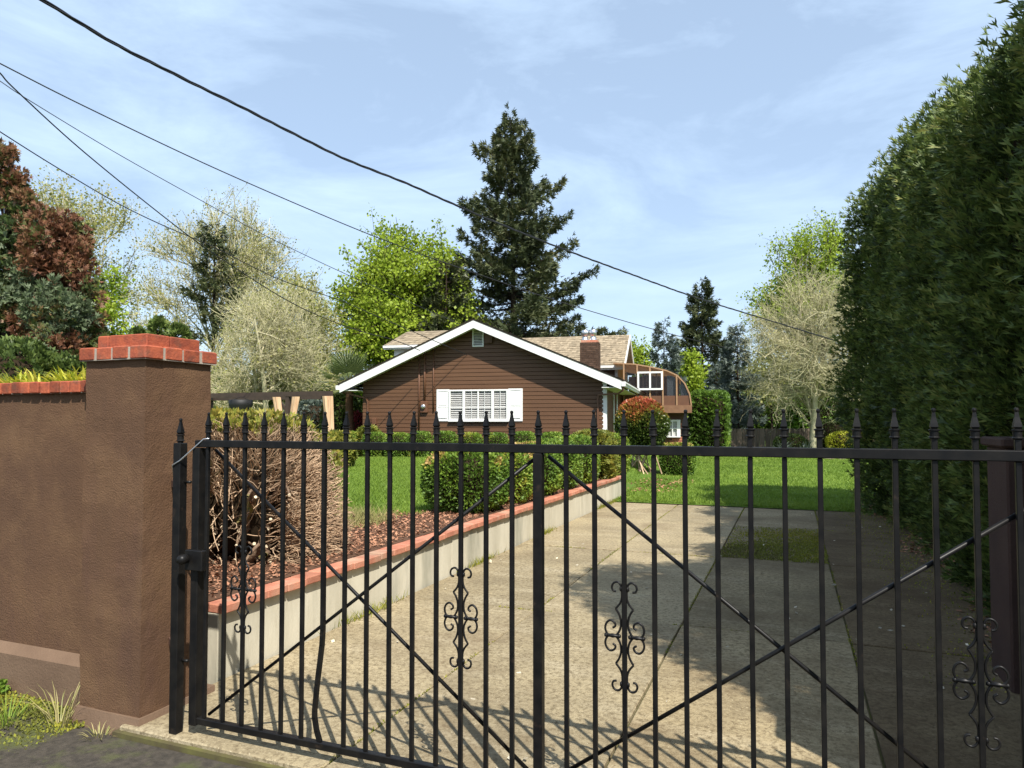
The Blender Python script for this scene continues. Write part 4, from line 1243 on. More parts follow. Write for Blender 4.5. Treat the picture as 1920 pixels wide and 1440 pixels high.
def broadleaf(name, label, base, crown_c, crown_r, seed, leafm='leaf_maple', nl=26, ns=7, ntw=5, leaves=14000, size=0.16, trunk_r=0.18, bark='bark',
              twig='bark', group=None, twig_r=0.010, stems=1, curl=0.35, spread=0.6, fork=0.22, jitter=0.25, updir=0.25, cat='tree', sec_len=0.42, tw_len=0.22, kt=4, zmin=-0.35, limb_r=0.36, tone0=0.5):
    rng = np.random.default_rng(seed)
    root = thing(name, label, cat, base, group=group)
    cc, crr = np.array(crown_c, float), np.array(crown_r, float)
    rm = crr.mean()
    trunks = []
    for s in range(stems):
        o = rng.normal(0, 0.12 * (stems > 1), 2)
        top = np.array([cc[0] + o[0] * 6, cc[1] + o[1] * 6, cc[2] + crr[2] * 0.45])
        b0 = np.array([o[0], o[1], -0.1])
        mid = (b0 + top) / 2 + np.append(rng.normal(0, 0.05 * top[2], 2), 0)
        trunks.append(bez(b0[None], mid[None], top[None], 10)[0])
    trunks = np.array(trunks)
    V1 = tubes(trunks, trunk_r, trunk_r * 0.2, 8)
    ti = rng.integers(0, stems, nl)
    tt = fork + (0.97 - fork) * rng.random(nl) ** 0.9
    k = tt * 9
    k0 = np.minimum(k.astype(int), 8); fr = (k - k0)[:, None]
    p0 = trunks[ti, k0] * (1 - fr) + trunks[ti, k0 + 1] * fr
    d = rdir(rng, nl * 4); d = d[d[:, 2] > zmin][:nl]
    tgt = cc + d * crr * ((0.55 + 0.40 * rng.random(nl) ** 0.5) * (1 + 0.22 * fnoise(d, 2.6, seed + 1)))[:, None]
    tgt[:, 2] = np.maximum(tgt[:, 2], p0[:, 2] * 0.55)
    ln = np.linalg.norm(tgt - p0, axis=1)
    p1 = (p0 + tgt) / 2 + np.stack([rng.normal(0, 0.12, nl) * ln, rng.normal(0, 0.12, nl) * ln, (0.06 + 0.14 * rng.random(nl)) * ln], 1)
    limbs = bez(p0, p1, tgt, 7)
    V2 = tubes(limbs, trunk_r * limb_r * (1.15 - 0.6 * tt), trunk_r * 0.06 + 0.006, 5)
    np_obj('trunk', *join([V1, V2]), M[bark], root, smooth=True)
    # second order
    n2 = nl * ns
    li = np.repeat(np.arange(nl), ns)
    q = (0.30 + 0.70 * rng.random(n2))[:, None]
    s0 = (1 - q) ** 2 * p0[li] + 2 * q * (1 - q) * p1[li] + q ** 2 * tgt[li]
    tang = unit(2 * (1 - q) * (p1[li] - p0[li]) + 2 * q * (tgt[li] - p1[li]))
    dr = unit(tang * 0.6 + rdir(rng, n2) * spread * 1.4 + np.array([0, 0, updir]) + unit(s0 - cc) * 0.35)
    l2 = rm * sec_len * rng.uniform(0.5, 1.2, n2)
    s2 = s0 + dr * l2[:, None]
    s1 = (s0 + s2) / 2 + rdir(rng, n2) * (l2 * curl * 0.5)[:, None]
    V3 = tubes(bez(s0, s1, s2, 5), twig_r * 1.9, twig_r * 0.9, 4)
    n3 = n2 * ntw
    si = np.repeat(np.arange(n2), ntw)
    q3 = (0.15 + 0.85 * rng.random(n3))[:, None]
    t0 = (1 - q3) ** 2 * s0[si] + 2 * q3 * (1 - q3) * s1[si] + q3 ** 2 * s2[si]
    d3 = unit(dr[si] * 0.7 + rdir(rng, n3) * 0.9 + np.array([0, 0, updir]))
    l3 = rm * tw_len * rng.uniform(0.4, 1.3, n3)
    t2 = t0 + d3 * l3[:, None]
    t1 = (t0 + t2) / 2 + rdir(rng, n3) * (l3 * curl)[:, None]
    V4 = tubes(bez(t0, t1, t2, kt), twig_r, twig_r * 0.5, 3)
    np_obj('branches', *join([V3, V4]), M[twig], root)
    if leaves:
        ci = rng.integers(0, n3, leaves)
        q = (0.2 + 0.8 * rng.random(leaves))[:, None]
        P = (1 - q) ** 2 * t0[ci] + 2 * q * (1 - q) * t1[ci] + q ** 2 * t2[ci] + rng.normal(0, jitter * size * 2.0, (leaves, 3))
        A = unit(rdir(rng, leaves) + np.array([0, 0, -0.25]))
        s = size * rng.uniform(0.6, 1.35, leaves)
        V, Q = rhombi(P, A, side_of(A, rng), s * 0.38, s)
        T = tone0 + 0.22 * fnoise(P, 4.5 / rm, seed + 4) + 0.12 * (rng.random(n3)[ci] - 0.5)
        np_obj('crown', V, Q, M[leafm], root, np.repeat(T, 4))
    return root

def at(px, d, z):
    p = PD(px, 790, d)
    return Vector((p.x, p.y, z))

# ================================================================== TALL HEDGE ON THE RIGHT
near_arb = arb_parts(1.42, 5.6, 44, 54000, 0.049)
far_arb = arb_parts(1.50, 6.3, 41, 38000, 0.055)
HED = [(far_arb, 2.68, 14.1, (1.07, 1.07, 0.99), 'far end arborvitae of the dark hedge, beside the lawn'),
       (far_arb, 2.85, 12.2, (1.0, -1.0, 1.0), 'second arborvitae from the far end of the dark driveway hedge'),
       (far_arb, 2.88, 10.3, (0.97, 0.92, 0.95), 'third arborvitae from the far end of the dark driveway hedge'),
       (near_arb, 2.84, 8.5, (1.0, -1.0, 0.98), 'fourth arborvitae from the far end of the dark driveway hedge'),
       (near_arb, 2.86, 6.8, (1.0, 1.0, 0.94), 'near arborvitae of the dark hedge, overhanging the brown pier'),
       (near_arb, 2.96, 5.0, (0.95, -0.9, 1.05), 'nearest arborvitae of the dark hedge at the right edge'),
       (far_arb, 2.90, 3.3, (0.85, -0.85, 1.2), 'arborvitae at the street end of the dark driveway hedge')]
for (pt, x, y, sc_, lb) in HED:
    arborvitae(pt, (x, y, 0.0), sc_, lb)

# ================================================================== SHRUBS ALONG THE RETAINING WALL
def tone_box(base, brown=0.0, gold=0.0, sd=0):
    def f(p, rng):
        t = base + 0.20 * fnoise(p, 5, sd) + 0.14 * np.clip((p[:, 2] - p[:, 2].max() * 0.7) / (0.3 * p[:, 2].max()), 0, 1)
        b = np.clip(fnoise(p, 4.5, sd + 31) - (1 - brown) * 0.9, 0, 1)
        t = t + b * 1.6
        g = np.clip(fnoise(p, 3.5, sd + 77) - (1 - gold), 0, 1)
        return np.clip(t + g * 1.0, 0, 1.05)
    return f
row = [(-3.92, 8.25, 0.50, 0.50, 0.82, 'rounded boxwood nearest the gate above the retaining wall', 0.42, 0.55, 0.1, 12000),
       (-3.86, 9.35, 0.48, 0.52, 0.80, 'boxwood with bright yellow green top, second along the wall', 0.62, 0.45, 0.45, 10000),
       (-3.84, 10.45, 0.46, 0.50, 0.82, 'boxwood with large straw coloured dead patch, third along the wall', 0.55, 0.85, 0.4, 9000),
       (-3.82, 11.55, 0.44, 0.50, 0.84, 'dense green boxwood, fourth along the wall from the gate', 0.48, 0.25, 0.1, 8000)]
for i, (x, y, rx, ry, h, lb, b, br, go, n) in enumerate(row):
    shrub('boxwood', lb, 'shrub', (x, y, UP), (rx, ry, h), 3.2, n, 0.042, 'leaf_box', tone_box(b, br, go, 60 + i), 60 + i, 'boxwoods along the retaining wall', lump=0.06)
for i, (x, y, rx, ry, h, lb, b) in enumerate([(-3.80, 12.75, 0.42, 0.48, 0.88, 'upright green boxwood near the far end of the wall', 0.55), (-3.76, 13.95, 0.40, 0.50, 0.92, 'golden striped conifer shrub at the far end of the wall', 0.75), (-3.66, 15.0, 0.38, 0.42, 0.88, 'flat topped green boxwood beyond the end of the wall', 0.60)]):
    if i == 1:
        shrub('golden_conifer', lb, 'shrub', (x, y, UP), (rx, ry, h), 4, 4200, 0.06, 'leaf_gold', None, 80, None, 'spray', lump=0.05)
    else:
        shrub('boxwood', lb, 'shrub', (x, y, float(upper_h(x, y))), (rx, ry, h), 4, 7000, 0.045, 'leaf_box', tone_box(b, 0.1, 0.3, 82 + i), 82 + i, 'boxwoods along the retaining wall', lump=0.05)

# clipped row in front of the gable
cols = [622, 654, 703, 745, 787, 834, 881, 930, 981, 1036, 1088]
names = ['leftmost', 'second from left', 'third from left', 'fourth from left', 'fifth from left', 'middle', 'fifth from right', 'fourth from right', 'third from right', 'second from right', 'rightmost']
for i, px in enumerate(cols):
    r_ = ray(px, 790); t_ = (-1.5 - (EYE - HO).dot(hd)) / r_.dot(hd); q = EYE + r_ * t_
    z0 = float(upper_h(q.x, q.y))
    w = 0.335 + 0.02 * math.sin(i * 2.3)
    shrub('clipped_box_shrub', 'clipped square box shrub below the gable, %s of its row' % names[i], 'shrub', (q.x, q.y, z0), (w, 0.40, 0.80 + 0.03 * math.sin(i * 1.7)), 5, 4200, 0.05, 'leaf_box',
          tone_box(0.55 - 0.05 * (i % 3), 0.35 if i in (6, 7) else 0.15, 0.35 if i in (0, 10) else 0.1, 90 + i), 90 + i, 'clipped row below the gable', lump=0.035, rz=HROT)

# shrubs right of the house
p = at(1203, 20.8, 0); zb = float(lower_h(p.x, p.y))
def tone_phot(q, rng):
    h = (q[:, 2] - q[:, 2].min()) / (q[:, 2].max() - q[:, 2].min())
    return 0.30 + 0.14 * fnoise(q, 4, 5) + 0.58 * np.clip((h - 0.46) * 2.2, 0, 1) + 0.10 * fnoise(q, 7, 8) * (h > 0.5)
ph_ = shrub('photinia', 'rounded photinia bush with red new leaves at the house corner', 'shrub', (p.x, p.y, zb), (0.74, 0.74, 1.52), 2.2, 11000, 0.085, 'leaf_photinia', tone_phot, 120, None, lump=0.10, depth=0.2, stems=0, lift=0.62, core=0.78)
rng = np.random.default_rng(77)
k = 16
a = np.stack([rng.normal(0, 0.22, k), rng.normal(0, 0.2, k), np.full(k, -0.05)], 1); b = np.stack([rng.normal(0, 0.38, k), rng.normal(0, 0.3, k), np.full(k, 1.1)], 1)
np_obj('stem', *tubes(bez(a, (a + b) / 2, b, 4), 0.022, 0.014, 5), M['tan_twig'], ph_)
p = at(1270, 21.0, 0); zb = float(lower_h(p.x, p.y))
shrub('clipped_box_shrub', 'low square box shrub with yellow top on the right lawn', 'shrub', (p.x, p.y, zb), (0.50, 0.45, 0.94), 5, 6000, 0.05, 'leaf_box', lambda q, r: 0.46 + 0.42 * np.clip((q[:, 2] - 0.70) * 5, 0, 1) + 0.1 * fnoise(q, 6, 3), 130, None, lump=0.04, rz=0.1)
p = at(1331, 32.0, 0); zb = float(lower_h(p.x, p.y))
shrub('hedge_block', 'tall rectangular clipped hedge right of the sunroom', 'hedge', (p.x, p.y, zb), (0.78, 0.9, 2.88), 9, 7500, 0.085, 'leaf_box', lambda q, r: 0.18 + 0.22 * np.clip((q[:, 2] - 1.6), 0, 1) + 1.1 * np.clip(fnoise(q, 1.6, 9) - 0.10, 0, 1) * (q[:, 2] < 2.2) + 0.1 * fnoise(q, 5, 3), 131, None, 'spray', lump=0.03, rz=0.0)
for px, d, R, m_, lb, nm in ((1482, 33.5, (0.75, 0.6, 1.0), 'leaf_hedge', 'dark round shrub below the pale bare tree', 'round_shrub'), (1590, 33.0, (0.95, 0.8, 1.15), 'leaf_lime', 'bright yellow green shrub by the wooden fence', 'yellow_shrub'), (1556, 34.4, (0.9, 0.7, 1.7), 'leaf_hedge', 'dark glossy shrub in front of the fence behind the yellow shrub', 'round_shrub')):
    p = at(px, d, 0)
    shrub(nm, lb, 'shrub', (p.x, p.y, float(lower_h(p.x, p.y)) - 0.03), R, 2.3, 3500, 0.08, m_, None, int(px), None)

def strappy(name, label, base, n, L, m, seed, cat='plant', w=0.018, spread=0.7, seg=4):
    rng = np.random.default_rng(seed)
    root = thing(name, label, cat, base)
    a = rng.random(n) * 6.28
    out = np.stack([np.cos(a), np.sin(a), np.zeros(n)], 1)
    p0 = out * rng.random(n)[:, None] * 0.06
    l = L * rng.uniform(0.6, 1.15, n)
    el = rng.uniform(0.5, 1.4, n)
    p2 = p0 + out * (l * np.cos(el) * spread * 1.3)[:, None] + np.array([0, 0, 1.0]) * (l * np.sin(el) * 0.75)[:, None]
    p1 = p0 * 0.6 + p2 * 0.4 + np.array([0, 0, 1.0]) * (l * 0.35)[:, None]
    B = bez(p0, p1, p2, seg)
    side = np.stack([-out[:, 1], out[:, 0], np.zeros(n)], 1)
    tt = np.linspace(0, 1, seg)[None, :, None]
    ww = w * (1.05 - tt ** 2)
    Lf, Rt = B + side[:, None] * ww, B - side[:, None] * ww
    V = np.stack([Lf, Rt], axis=2).reshape(-1, 3)
    i = np.arange(n * seg * 2).reshape(n, seg, 2)
    Q = np.stack([i[:, :-1, 0], i[:, :-1, 1], i[:, 1:, 1], i[:, 1:, 0]], -1).reshape(-1, 4)
    np_obj('leaf_blades', V, Q, M[m], root, np.repeat(rng.random(n), seg * 2))
    return root
for px, lb in ((1468, 'spiky pale yucca at the foot of the bare tree, left one'), (1512, 'spiky pale yucca at the foot of the bare tree, right one')):
    p = at(px, 32.6, 0)
    strappy('yucca', lb, (p.x, p.y, float(lower_h(p.x, p.y))), 60, 0.95, 'leaf_spruce', int(px), w=0.03)

# ================================================================== CUT-BACK ARBORVITAE BEHIND THE PILLAR
rng = np.random.default_rng(11)
cb = thing('cut_back_shrub', 'sheared conifer shrub with bare brown twigs and cut stubs behind the gate', 'shrub', (-4.42, 4.78, UP))
CX, CY, CZ = 0.80, 0.92, 1.23
def shell(d, k=1.0):
    q = superell(d, (CX, CY, CZ), 2.9)
    return q * (k * (1 + 0.05 * fnoise(q, 4, 3)))[:, None]
# gnarled mossy limbs fanning out of the base towards the gate and the driveway
k = 17
ang = rng.uniform(-2.3, 0.9, k)
p0 = np.stack([-0.15 + 0.16 * np.cos(ang), 0.1 + 0.2 * np.sin(ang), np.full(k, -0.05)], 1)
p2 = np.stack([np.cos(ang) * 0.62 * rng.uniform(0.35, 1, k), np.sin(ang) * 0.72 * rng.uniform(0.35, 1, k), rng.uniform(0.45, 1.05, k)], 1)
p2[:5, 2] = rng.uniform(0.10, 0.35, 5)
p1 = p0 * 0.5 + p2 * 0.5 + np.stack([rng.normal(0, .10, k), rng.normal(0, .10, k), rng.uniform(-0.25, 0.05, k)], 1)
p2[:, 0] += 0.10; p2[:, 1] -= 0.08
limb = bez(p0, p1, p2, 9)
limb[:, 1:-1] += rng.normal(0, 0.020, limb[:, 1:-1].shape)
np_obj('trunk', *tubes(limb, rng.uniform(0.035, 0.075, k), rng.uniform(0.014, 0.026, k), 8), M['moss_bark'], cb, smooth=True)
nl_ = k
k = 80
li = rng.integers(0, nl_, k); q = rng.integers(2, 8, k)
s0 = limb[li, q]
sd = unit(rdir(rng, k) * 0.8 + np.array([0.55, -0.65, 0.25]))
sl = rng.uniform(0.06, 0.40, k)
s2 = s0 + sd * sl[:, None]
s2[:, 2] = np.maximum(s2[:, 2], 0.03)
np_obj('stub', *tubes(bez(s0, (s0 + s2) / 2 + rng.normal(0, .02, (k, 3)), s2, 5), rng.uniform(0.009, 0.018, k), rng.uniform(0.005, 0.012, k), 6), M['moss_bark'], cb)
cut = MB()
for e, d in zip(s2[:44], sd[:44]):
    e = Vector(e); d = Vector(d)
    cut.tube([e - d * 0.004, e + d * 0.004], rng.uniform(0.010, 0.017), 7)
cut.build('cut_end', M['cut_wood'], cb)
def cfn(d):
    q = superell(d, (0.58, 0.62, 0.56), 3.2) + np.array([-0.14, 0.20, 0.56])
    return q * (1 + 0.06 * fnoise(q, 5, 4))[:, None]
link(bpy.data.objects.new('twig_core', core_mesh('twig_core', cfn, M['wood_core'])), cb)  # near-black lump paints the shaded hollow behind the limbs
# twigs end at the clipped outline; the street side is cut open
def twigset(d, ln, rad_, curve):
    n = len(d)
    tip = shell(d) * rng.uniform(0.90, 1.03, n)[:, None]
    stt = tip - unit(tip * np.array([1, 1, 0.6]) - [0, 0, 0.05]) * ln[:, None] + rng.normal(0, 0.06, (n, 3))
    mid = (tip + stt) / 2 + rng.normal(0, curve, (n, 3))
    tw = bez(stt, mid, tip, 6)
    tw[:, 1:] += rng.normal(0, 0.007, tw[:, 1:].shape)
    tw[:, :, 2] = np.maximum(tw[:, :, 2], 0.012)
    return tubes(tw, rad_ * rng.uniform(0.7, 1.3, n), rad_ * 0.45, 4)
d = rdir(rng, 26000)
up_ = d[:, 2]
front = (d[:, 1] < -0.15) | (d[:, 0] > 0.15)
q = shell(d)
hz2 = q[:, 2] / CZ
lat = 0.73 * q[:, 0] + 0.68 * q[:, 1]
hole = (lat < 0.36 + 0.14 * np.sin(hz2 * 8)) & (hz2 < 0.68 + 0.10 * np.sin(lat * 9))
right = lat > 0.3
pk = np.where(hole, 0.012, np.where(right, 0.42, 0.30)) * (hz2 > -0.02) * (hz2 < 1.01)
d1 = d[front & (rng.random(len(d)) < pk)]
ln = rng.uniform(0.14, 0.38, len(d1))
parts = [twigset(d1, ln, 0.0042, 0.030)]
d2 = d1[rng.random(len(d1)) < 0.35]
parts.append(twigset(unit(d2 + rng.normal(0, 0.12, d2.shape)), rng.uniform(0.25, 0.55, len(d2)), 0.0058, 0.045))
o = np_obj('twigs', *join(parts), M['tan_twig'], cb); o['kind'] = 'stuff'
# some loose twigs lying inside the opening
n = 160
a = np.stack([rng.uniform(-0.6, 0.5, n), rng.uniform(-0.7, 0.2, n), rng.uniform(0.03, 0.8, n)], 1)
b = a + unit(rdir(rng, n) + np.array([0.5, -0.4, 0.1])) * rng.uniform(0.15, 0.45, n)[:, None]
b[:, 2] = np.maximum(b[:, 2], 0.03)
np_obj('bare_twig', *tubes(bez(a, (a + b) / 2 + rng.normal(0, .05, (n, 3)), b, 5), 0.005, 0.0022, 5), M['tan_twig'], cb)
# remaining green: the clipped top and the lawn side
d = rdir(rng, 36000)
d = d[d[:, 2] > -0.35]
sp = shell(d)
hz2 = sp[:, 2] / CZ
top = hz2 > 0.93
back = ((d[:, 1] > 0.35) & (d[:, 0] < 0.15)) | (d[:, 0] < -0.40)
pk = np.where(top, 0.30, np.where(back, 0.45, 0.0))
pk = np.maximum(pk, np.where((d[:, 0] > 0.1) & (d[:, 1] > 0.35) & (hz2 > 0.62), 0.30, 0))
keep = (rng.random(len(d)) < pk) & (sp[:, 2] > 0.02)
sp, dd = sp[keep], d[keep]
sp = sp * rng.uniform(0.90, 1.0, (len(sp), 1))
A = unit(unit(sp) * 0.7 + rdir(rng, len(sp)) * 0.7 + np.array([0, 0, 0.4]))
V, Q = sprays(sp, A, 0.066 * rng.uniform(0.7, 1.4, len(sp)), rng, w=0.20)
T = 0.45 + 0.25 * fnoise(sp, 5, 2)
np_obj('foliage', V, Q, M['leaf_gold'], cb, np.repeat(T, 12))

# ================================================================== TREES
Z0 = 0.0
# big irregular fir behind the house
p = at(965, 47.0, 0.2)
ax = math.atan2(-FWD.x, FWD.y)
def az(sgn, dep=0.0):                                # azimuth of image right (+1) / left (-1)
    v = Vector((math.cos(YAW), math.sin(YAW), 0)) * sgn + FWD * dep
    return math.atan2(v.y, v.x)
conifer('douglas_fir', 'tall dark irregular fir standing behind the house roof', p, 22.5, 6.4, 201, 'leaf_fir', 180, 56, 0.42, 0.80, 0.20, tmin=0.14, irr=0.72, lift=0.80, lean=(-0.3, 0), wid=0.28, upturn=0.25, tone0=0.40,
        big=[(0.30, az(1, -.2), 7.2), (0.33, az(1, .3), 6.4), (0.22, az(1, -.1), 6.4), (0.455, az(1, 0), 5.6), (0.44, az(1, .4), 4.4), (0.62, az(1, -.1), 4.0), (0.70, az(1, .1), 3.9), (0.55, az(1, .2), 3.4), (0.83, az(-1, 0), 2.7),
             (0.86, az(-1, .3), 2.2), (0.56, az(-1, -.2), 3.7), (0.52, az(-1, .2), 3.9), (0.45, az(-1, 0), 4.5), (0.40, az(-1, .4), 4.6), (0.34, az(-1, -.3), 4.7), (0.28, az(-1, .1), 5.0), (0.25, az(-1, -.1), 5.2), (0.22, az(-1, .5), 4.9)])
p = at(836, 43.5, 0.2)
conifer('young_fir', 'shorter dark fir in front of the lime green maple', p, 11.6, 2.7, 203, 'leaf_fir', 90, 60, 0.42, 0.45, 0.1, tmin=0.2, irr=0.5, lift=0.3, tone0=0.42)
# lime maple
p = at(757, 45.5, 0.2)
broadleaf('maple_tree', 'bright lime green maple behind the left side of the roof', p, (0.1, 0, 7.9), (4.5, 4.0, 5.7), 215, 'leaf_maple', 66, 9, 5, 54000, 0.20, 0.22, 'dark_bark', 'dark_bark', twig_r=0.016, jitter=0.5, zmin=-0.6)
# far left: big bare catkin tree with an ivy-dark conifer in it
p = at(405, 52.0, 0.3)
broadleaf('catkin_tree', 'large airy tree with pale catkins left of the maple', p, (0, 0, 11.0), (5.2, 4.6, 6.6), 221, 'leaf_spring', 56, 9, 7, 15000, 0.13, 0.20, 'pale_bark', 'pale_twig', twig_r=0.016, updir=0.5, jitter=0.8)
p = at(398, 49.0, 0.3)
conifer('dark_pine', 'dark green conifer in front of the airy catkin tree', p, 15.2, 2.7, 222, 'leaf_fir', 46, 40, 0.42, 0.45, 0.05, tmin=0.42, irr=0.8, lift=0.5, tone0=0.36)
# pale willow mass behind the pergola
p = at(505, 31.0, 0.4)
broadleaf('pale_willow', 'dense pale leafless willow behind the pergola', p, (0, 0, 3.9), (2.5, 2.2, 3.4), 231, 'leaf_spring', 56, 10, 9, 5000, 0.09, 0.16, 'pale_bark', 'pale_twig', stems=4, twig_r=0.0085, curl=0.5, fork=0.08, spread=0.8, tw_len=0.34, sec_len=0.5, zmin=-0.8)
p = at(560, 40.0, 0.3)
broadleaf('yellow_willow', 'tall yellow green budding willow between catkin tree and maple', p, (0, 0, 5.6), (2.5, 2.3, 4.3), 232, 'leaf_spring', 40, 9, 7, 14000, 0.14, 0.15, 'pale_bark', 'pale_twig', stems=2, twig_r=0.012, curl=0.4, updir=0.5, jitter=0.8, zmin=-0.7)
p = at(440, 38.0, 0.3)
broadleaf('pale_willow', 'smaller pale leafless tree just right of the pillar', p, (0, 0, 3.6), (2.0, 1.8, 3.1), 233, 'leaf_spring', 24, 8, 7, 1800, 0.10, 0.13, 'pale_bark', 'pale_twig', stems=3, twig_r=0.010, curl=0.5, fork=0.08, zmin=-0.8)
p = at(285, 56.0, 0.3)
broadleaf('pale_willow', 'thin pale bare tree above the pillar cap', p, (0, 0, 7.6), (2.3, 2.2, 4.6), 234, 'leaf_spring', 18, 6, 5, 1600, 0.13, 0.15, 'pale_bark', 'pale_twig', stems=2, twig_r=0.014, updir=0.6, zmin=-0.7)
# far left cluster
p = at(135, 44.0, 0.3)
broadleaf('catkin_tree', 'tall budding tree behind the rust coloured cypress', p, (0, 0, 10.2), (4.2, 3.6, 6.2), 241, 'leaf_spring', 38, 9, 7, 15000, 0.15, 0.18, 'pale_bark', 'pale_twig', twig_r=0.014, updir=0.5, jitter=0.9)
p = at(178, 30.0, 0.3)
broadleaf('lime_tree', 'small bright green tree right of the rust coloured cypress', p, (0, 0, 5.3), (1.35, 1.3, 2.7), 242, 'leaf_maple', 16, 6, 5, 6000, 0.15, 0.09, 'dark_bark', 'dark_bark', twig_r=0.010, jitter=0.6, zmin=-0.8)
p = at(232, 34.0, 0.3)
broadleaf('lime_tree', 'low yellow green tree just above the pillar cap', p, (0, 0, 3.6), (1.8, 1.5, 2.4), 243, 'leaf_maple', 16, 6, 5, 6000, 0.15, 0.09, 'dark_bark', 'dark_bark', twig_r=0.010, jitter=0.6, tone0=0.35, zmin=-0.8)
for i, (px, h, lb) in enumerate(((258, 4.6, 'small cypress above the pillar cap, left of three'), (295, 4.9, 'small cypress above the pillar cap, middle of three'), (332, 4.7, 'small cypress above the pillar cap, right of three'))):
    p = at(px, 26.0, UP - 0.02)
    shrub('small_cypress', lb, 'tree', p, (0.42, 0.42, h), 2.6, 2200, 0.12, 'leaf_hedge', None, 250 + i, 'small cypresses behind the pillar', 'spray', lump=0.10, stems=1)

# rust coloured cypress with green and blue lobes, behind the street wall
rng = np.random.default_rng(260)
p = at(10, 13.0, UP - 0.03)
rc = thing('rusty_cypress', 'large cypress with rust brown dead foliage behind the street wall', 'tree', p)
lobes = []
# (px, py, radius px, tone)  tone 0.2 rust, 0.55 green, 0.9 blue green
for px, py, rp, tn, dd in ((0, 320, 34, 0.22, 0), (8, 285, 16, 0.30, 0), (15, 370, 40, 0.16, 0.2), (35, 345, 14, 0.2, 0), (50, 380, 22, 0.30, 0), (-20, 440, 70, 0.55, 0.3), (40, 430, 46, 0.50, 0.1), (85, 455, 45, 0.20, 0), (125, 440, 34, 0.14, 0.1),
                           (105, 490, 48, 0.16, -0.2), (150, 480, 30, 0.22, 0.1), (30, 500, 60, 0.52, 0), (-10, 560, 60, 0.60, 0.1), (70, 545, 50, 0.12, 0.2), (125, 545, 48, 0.18, -0.1), (160, 560, 36, 0.25, 0.2), (100, 585, 40, 0.86, -0.5), (140, 590, 30, 0.9, -0.4),
                           (60, 610, 30, 0.20, -0.3), (100, 640, 42, 0.14, -0.6), (130, 665, 28, 0.14, -0.5), (165, 610, 34, 0.30, 0), (30, 600, 50, 0.55, 0.1), (-10, 640, 55, 0.52, 0.4), (60, 660, 50, 0.5, 0.4), (150, 690, 40, 0.3, 0.3), (20, 540, 40, 0.85, -0.3), (175, 650, 30, 0.5, 0.1)):
    q = PD(px, py, 13.0 + dd)
    lobes.append((np.array(q - Vector(p)), rp * 13.0 / F_PX, tn))
Vs, Ts = [], []
for (c, r, tn) in lobes:
    ns_ = int(12 + 26 * r)
    for q in range(ns_):
        sc_ = c + rdir(rng, 1)[0] * r * 1.12 * rng.random() ** 0.4 * np.array([1, 1, 1.1])
        sr_ = r * rng.uniform(0.16, 0.36)
        n = int(26 + 640 * sr_ * sr_ * 4)
        d = rdir(rng, n)
        pp = d * sr_ * np.array([0.85, 0.85, 1.45]) * rng.uniform(0.35, 1.15, (n, 1))
        A = unit(d * 0.6 + rdir(rng, n) * 0.7 + np.array([0, 0, 0.45]))
        V, Q = sprays(pp + sc_, A, 0.105 * rng.uniform(0.5, 1.5, n), rng, w=0.14, fan=0.5)
        Vs.append(V); Ts.append(np.repeat(np.clip(tn + rng.normal(0, 0.08) + 0.05 * rng.normal(size=n) + (0.30 if (rng.random() < 0.2 and tn < 0.35) else 0), 0, 1), 12))
V = np.concatenate(Vs)
np_obj('crown', V, np.arange(len(V)).reshape(-1, 4), M['leaf_rust'], rc, np.concatenate(Ts))
nb = len(lobes)
p2 = np.array([c for c, r, t in lobes])
hz_ = np.clip(p2[:, 2] * 0.55, 0.1, None)
p0 = np.stack([np.zeros(nb), np.zeros(nb), hz_], 1)
Vb = tubes(bez(p0, (p0 + p2) / 2 + [0, 0, 0.1], p2, 6), 0.05, 0.012, 5)
tp = np.array([[[0, 0, -0.1], [0.05, 0, 2.0], [-0.05, 0, 4.4], [0, 0, 6.2]]])
np_obj('trunk', *join([tubes(tp, 0.16, 0.03, 8), Vb]), M['dark_bark'], rc)
for i, (px, w_, h_, d_, lb) in enumerate(((20, 0.95, 2.35, 10.6, 'dark green clipped hedge left behind the street wall'), (118, 0.75, 2.15, 10.8, 'dark green clipped hedge behind the street wall beside the pillar'), (165, 0.55, 2.1, 11.4, 'dark green shrub just behind the pillar top'))):
    p = at(px, d_, UP - 0.02)
    shrub('hedge_shrub', lb, 'hedge', p, (w_, 0.6, h_), 3, 3600, 0.07, 'leaf_hedge', lambda q, r: 0.5 + 0.2 * fnoise(q, 5, 3), 270 + i, None, 'spray', lump=0.08)

# right side trees
p = at(1318, 56.0, 0.1)
conifer('spruce_tree', 'dark layered spruce right of the sunroom roof', p, 13.1, 3.9, 301, 'leaf_fir', 125, 60, 0.42, 0.90, 0.26, tmin=0.05, irr=0.38, lift=0.45, tone0=0.36, upturn=0.35)
p = at(1246, 47.0, 0.1)
conifer('blue_spruce', 'grey green spruce peeking over the sunroom', p, 8.3, 2.3, 302, 'leaf_spruce', 70, 60, 0.34, 0.75, 0.08, tmin=0.05, irr=0.4, lift=0.3)
p = at(1384, 38.5, 0.05)
conifer('blue_spruce', 'blue grey spruce between hedge block and bare tree', p, 7.0, 1.75, 303, 'leaf_spruce', 85, 85, 0.28, 0.7, 0.10, tmin=0.03, irr=0.35, lift=0.3, tone0=0.5)
p = at(1345, 41.0, 0.05)
conifer('blue_spruce', 'lower grey spruce behind the rectangular hedge', p, 4.9, 1.5, 304, 'leaf_spruce', 50, 80, 0.28, 0.7, 0.10, tmin=0.03, irr=0.35, lift=0.3, tone0=0.42)
p = at(1292, 50.0, 0.1)
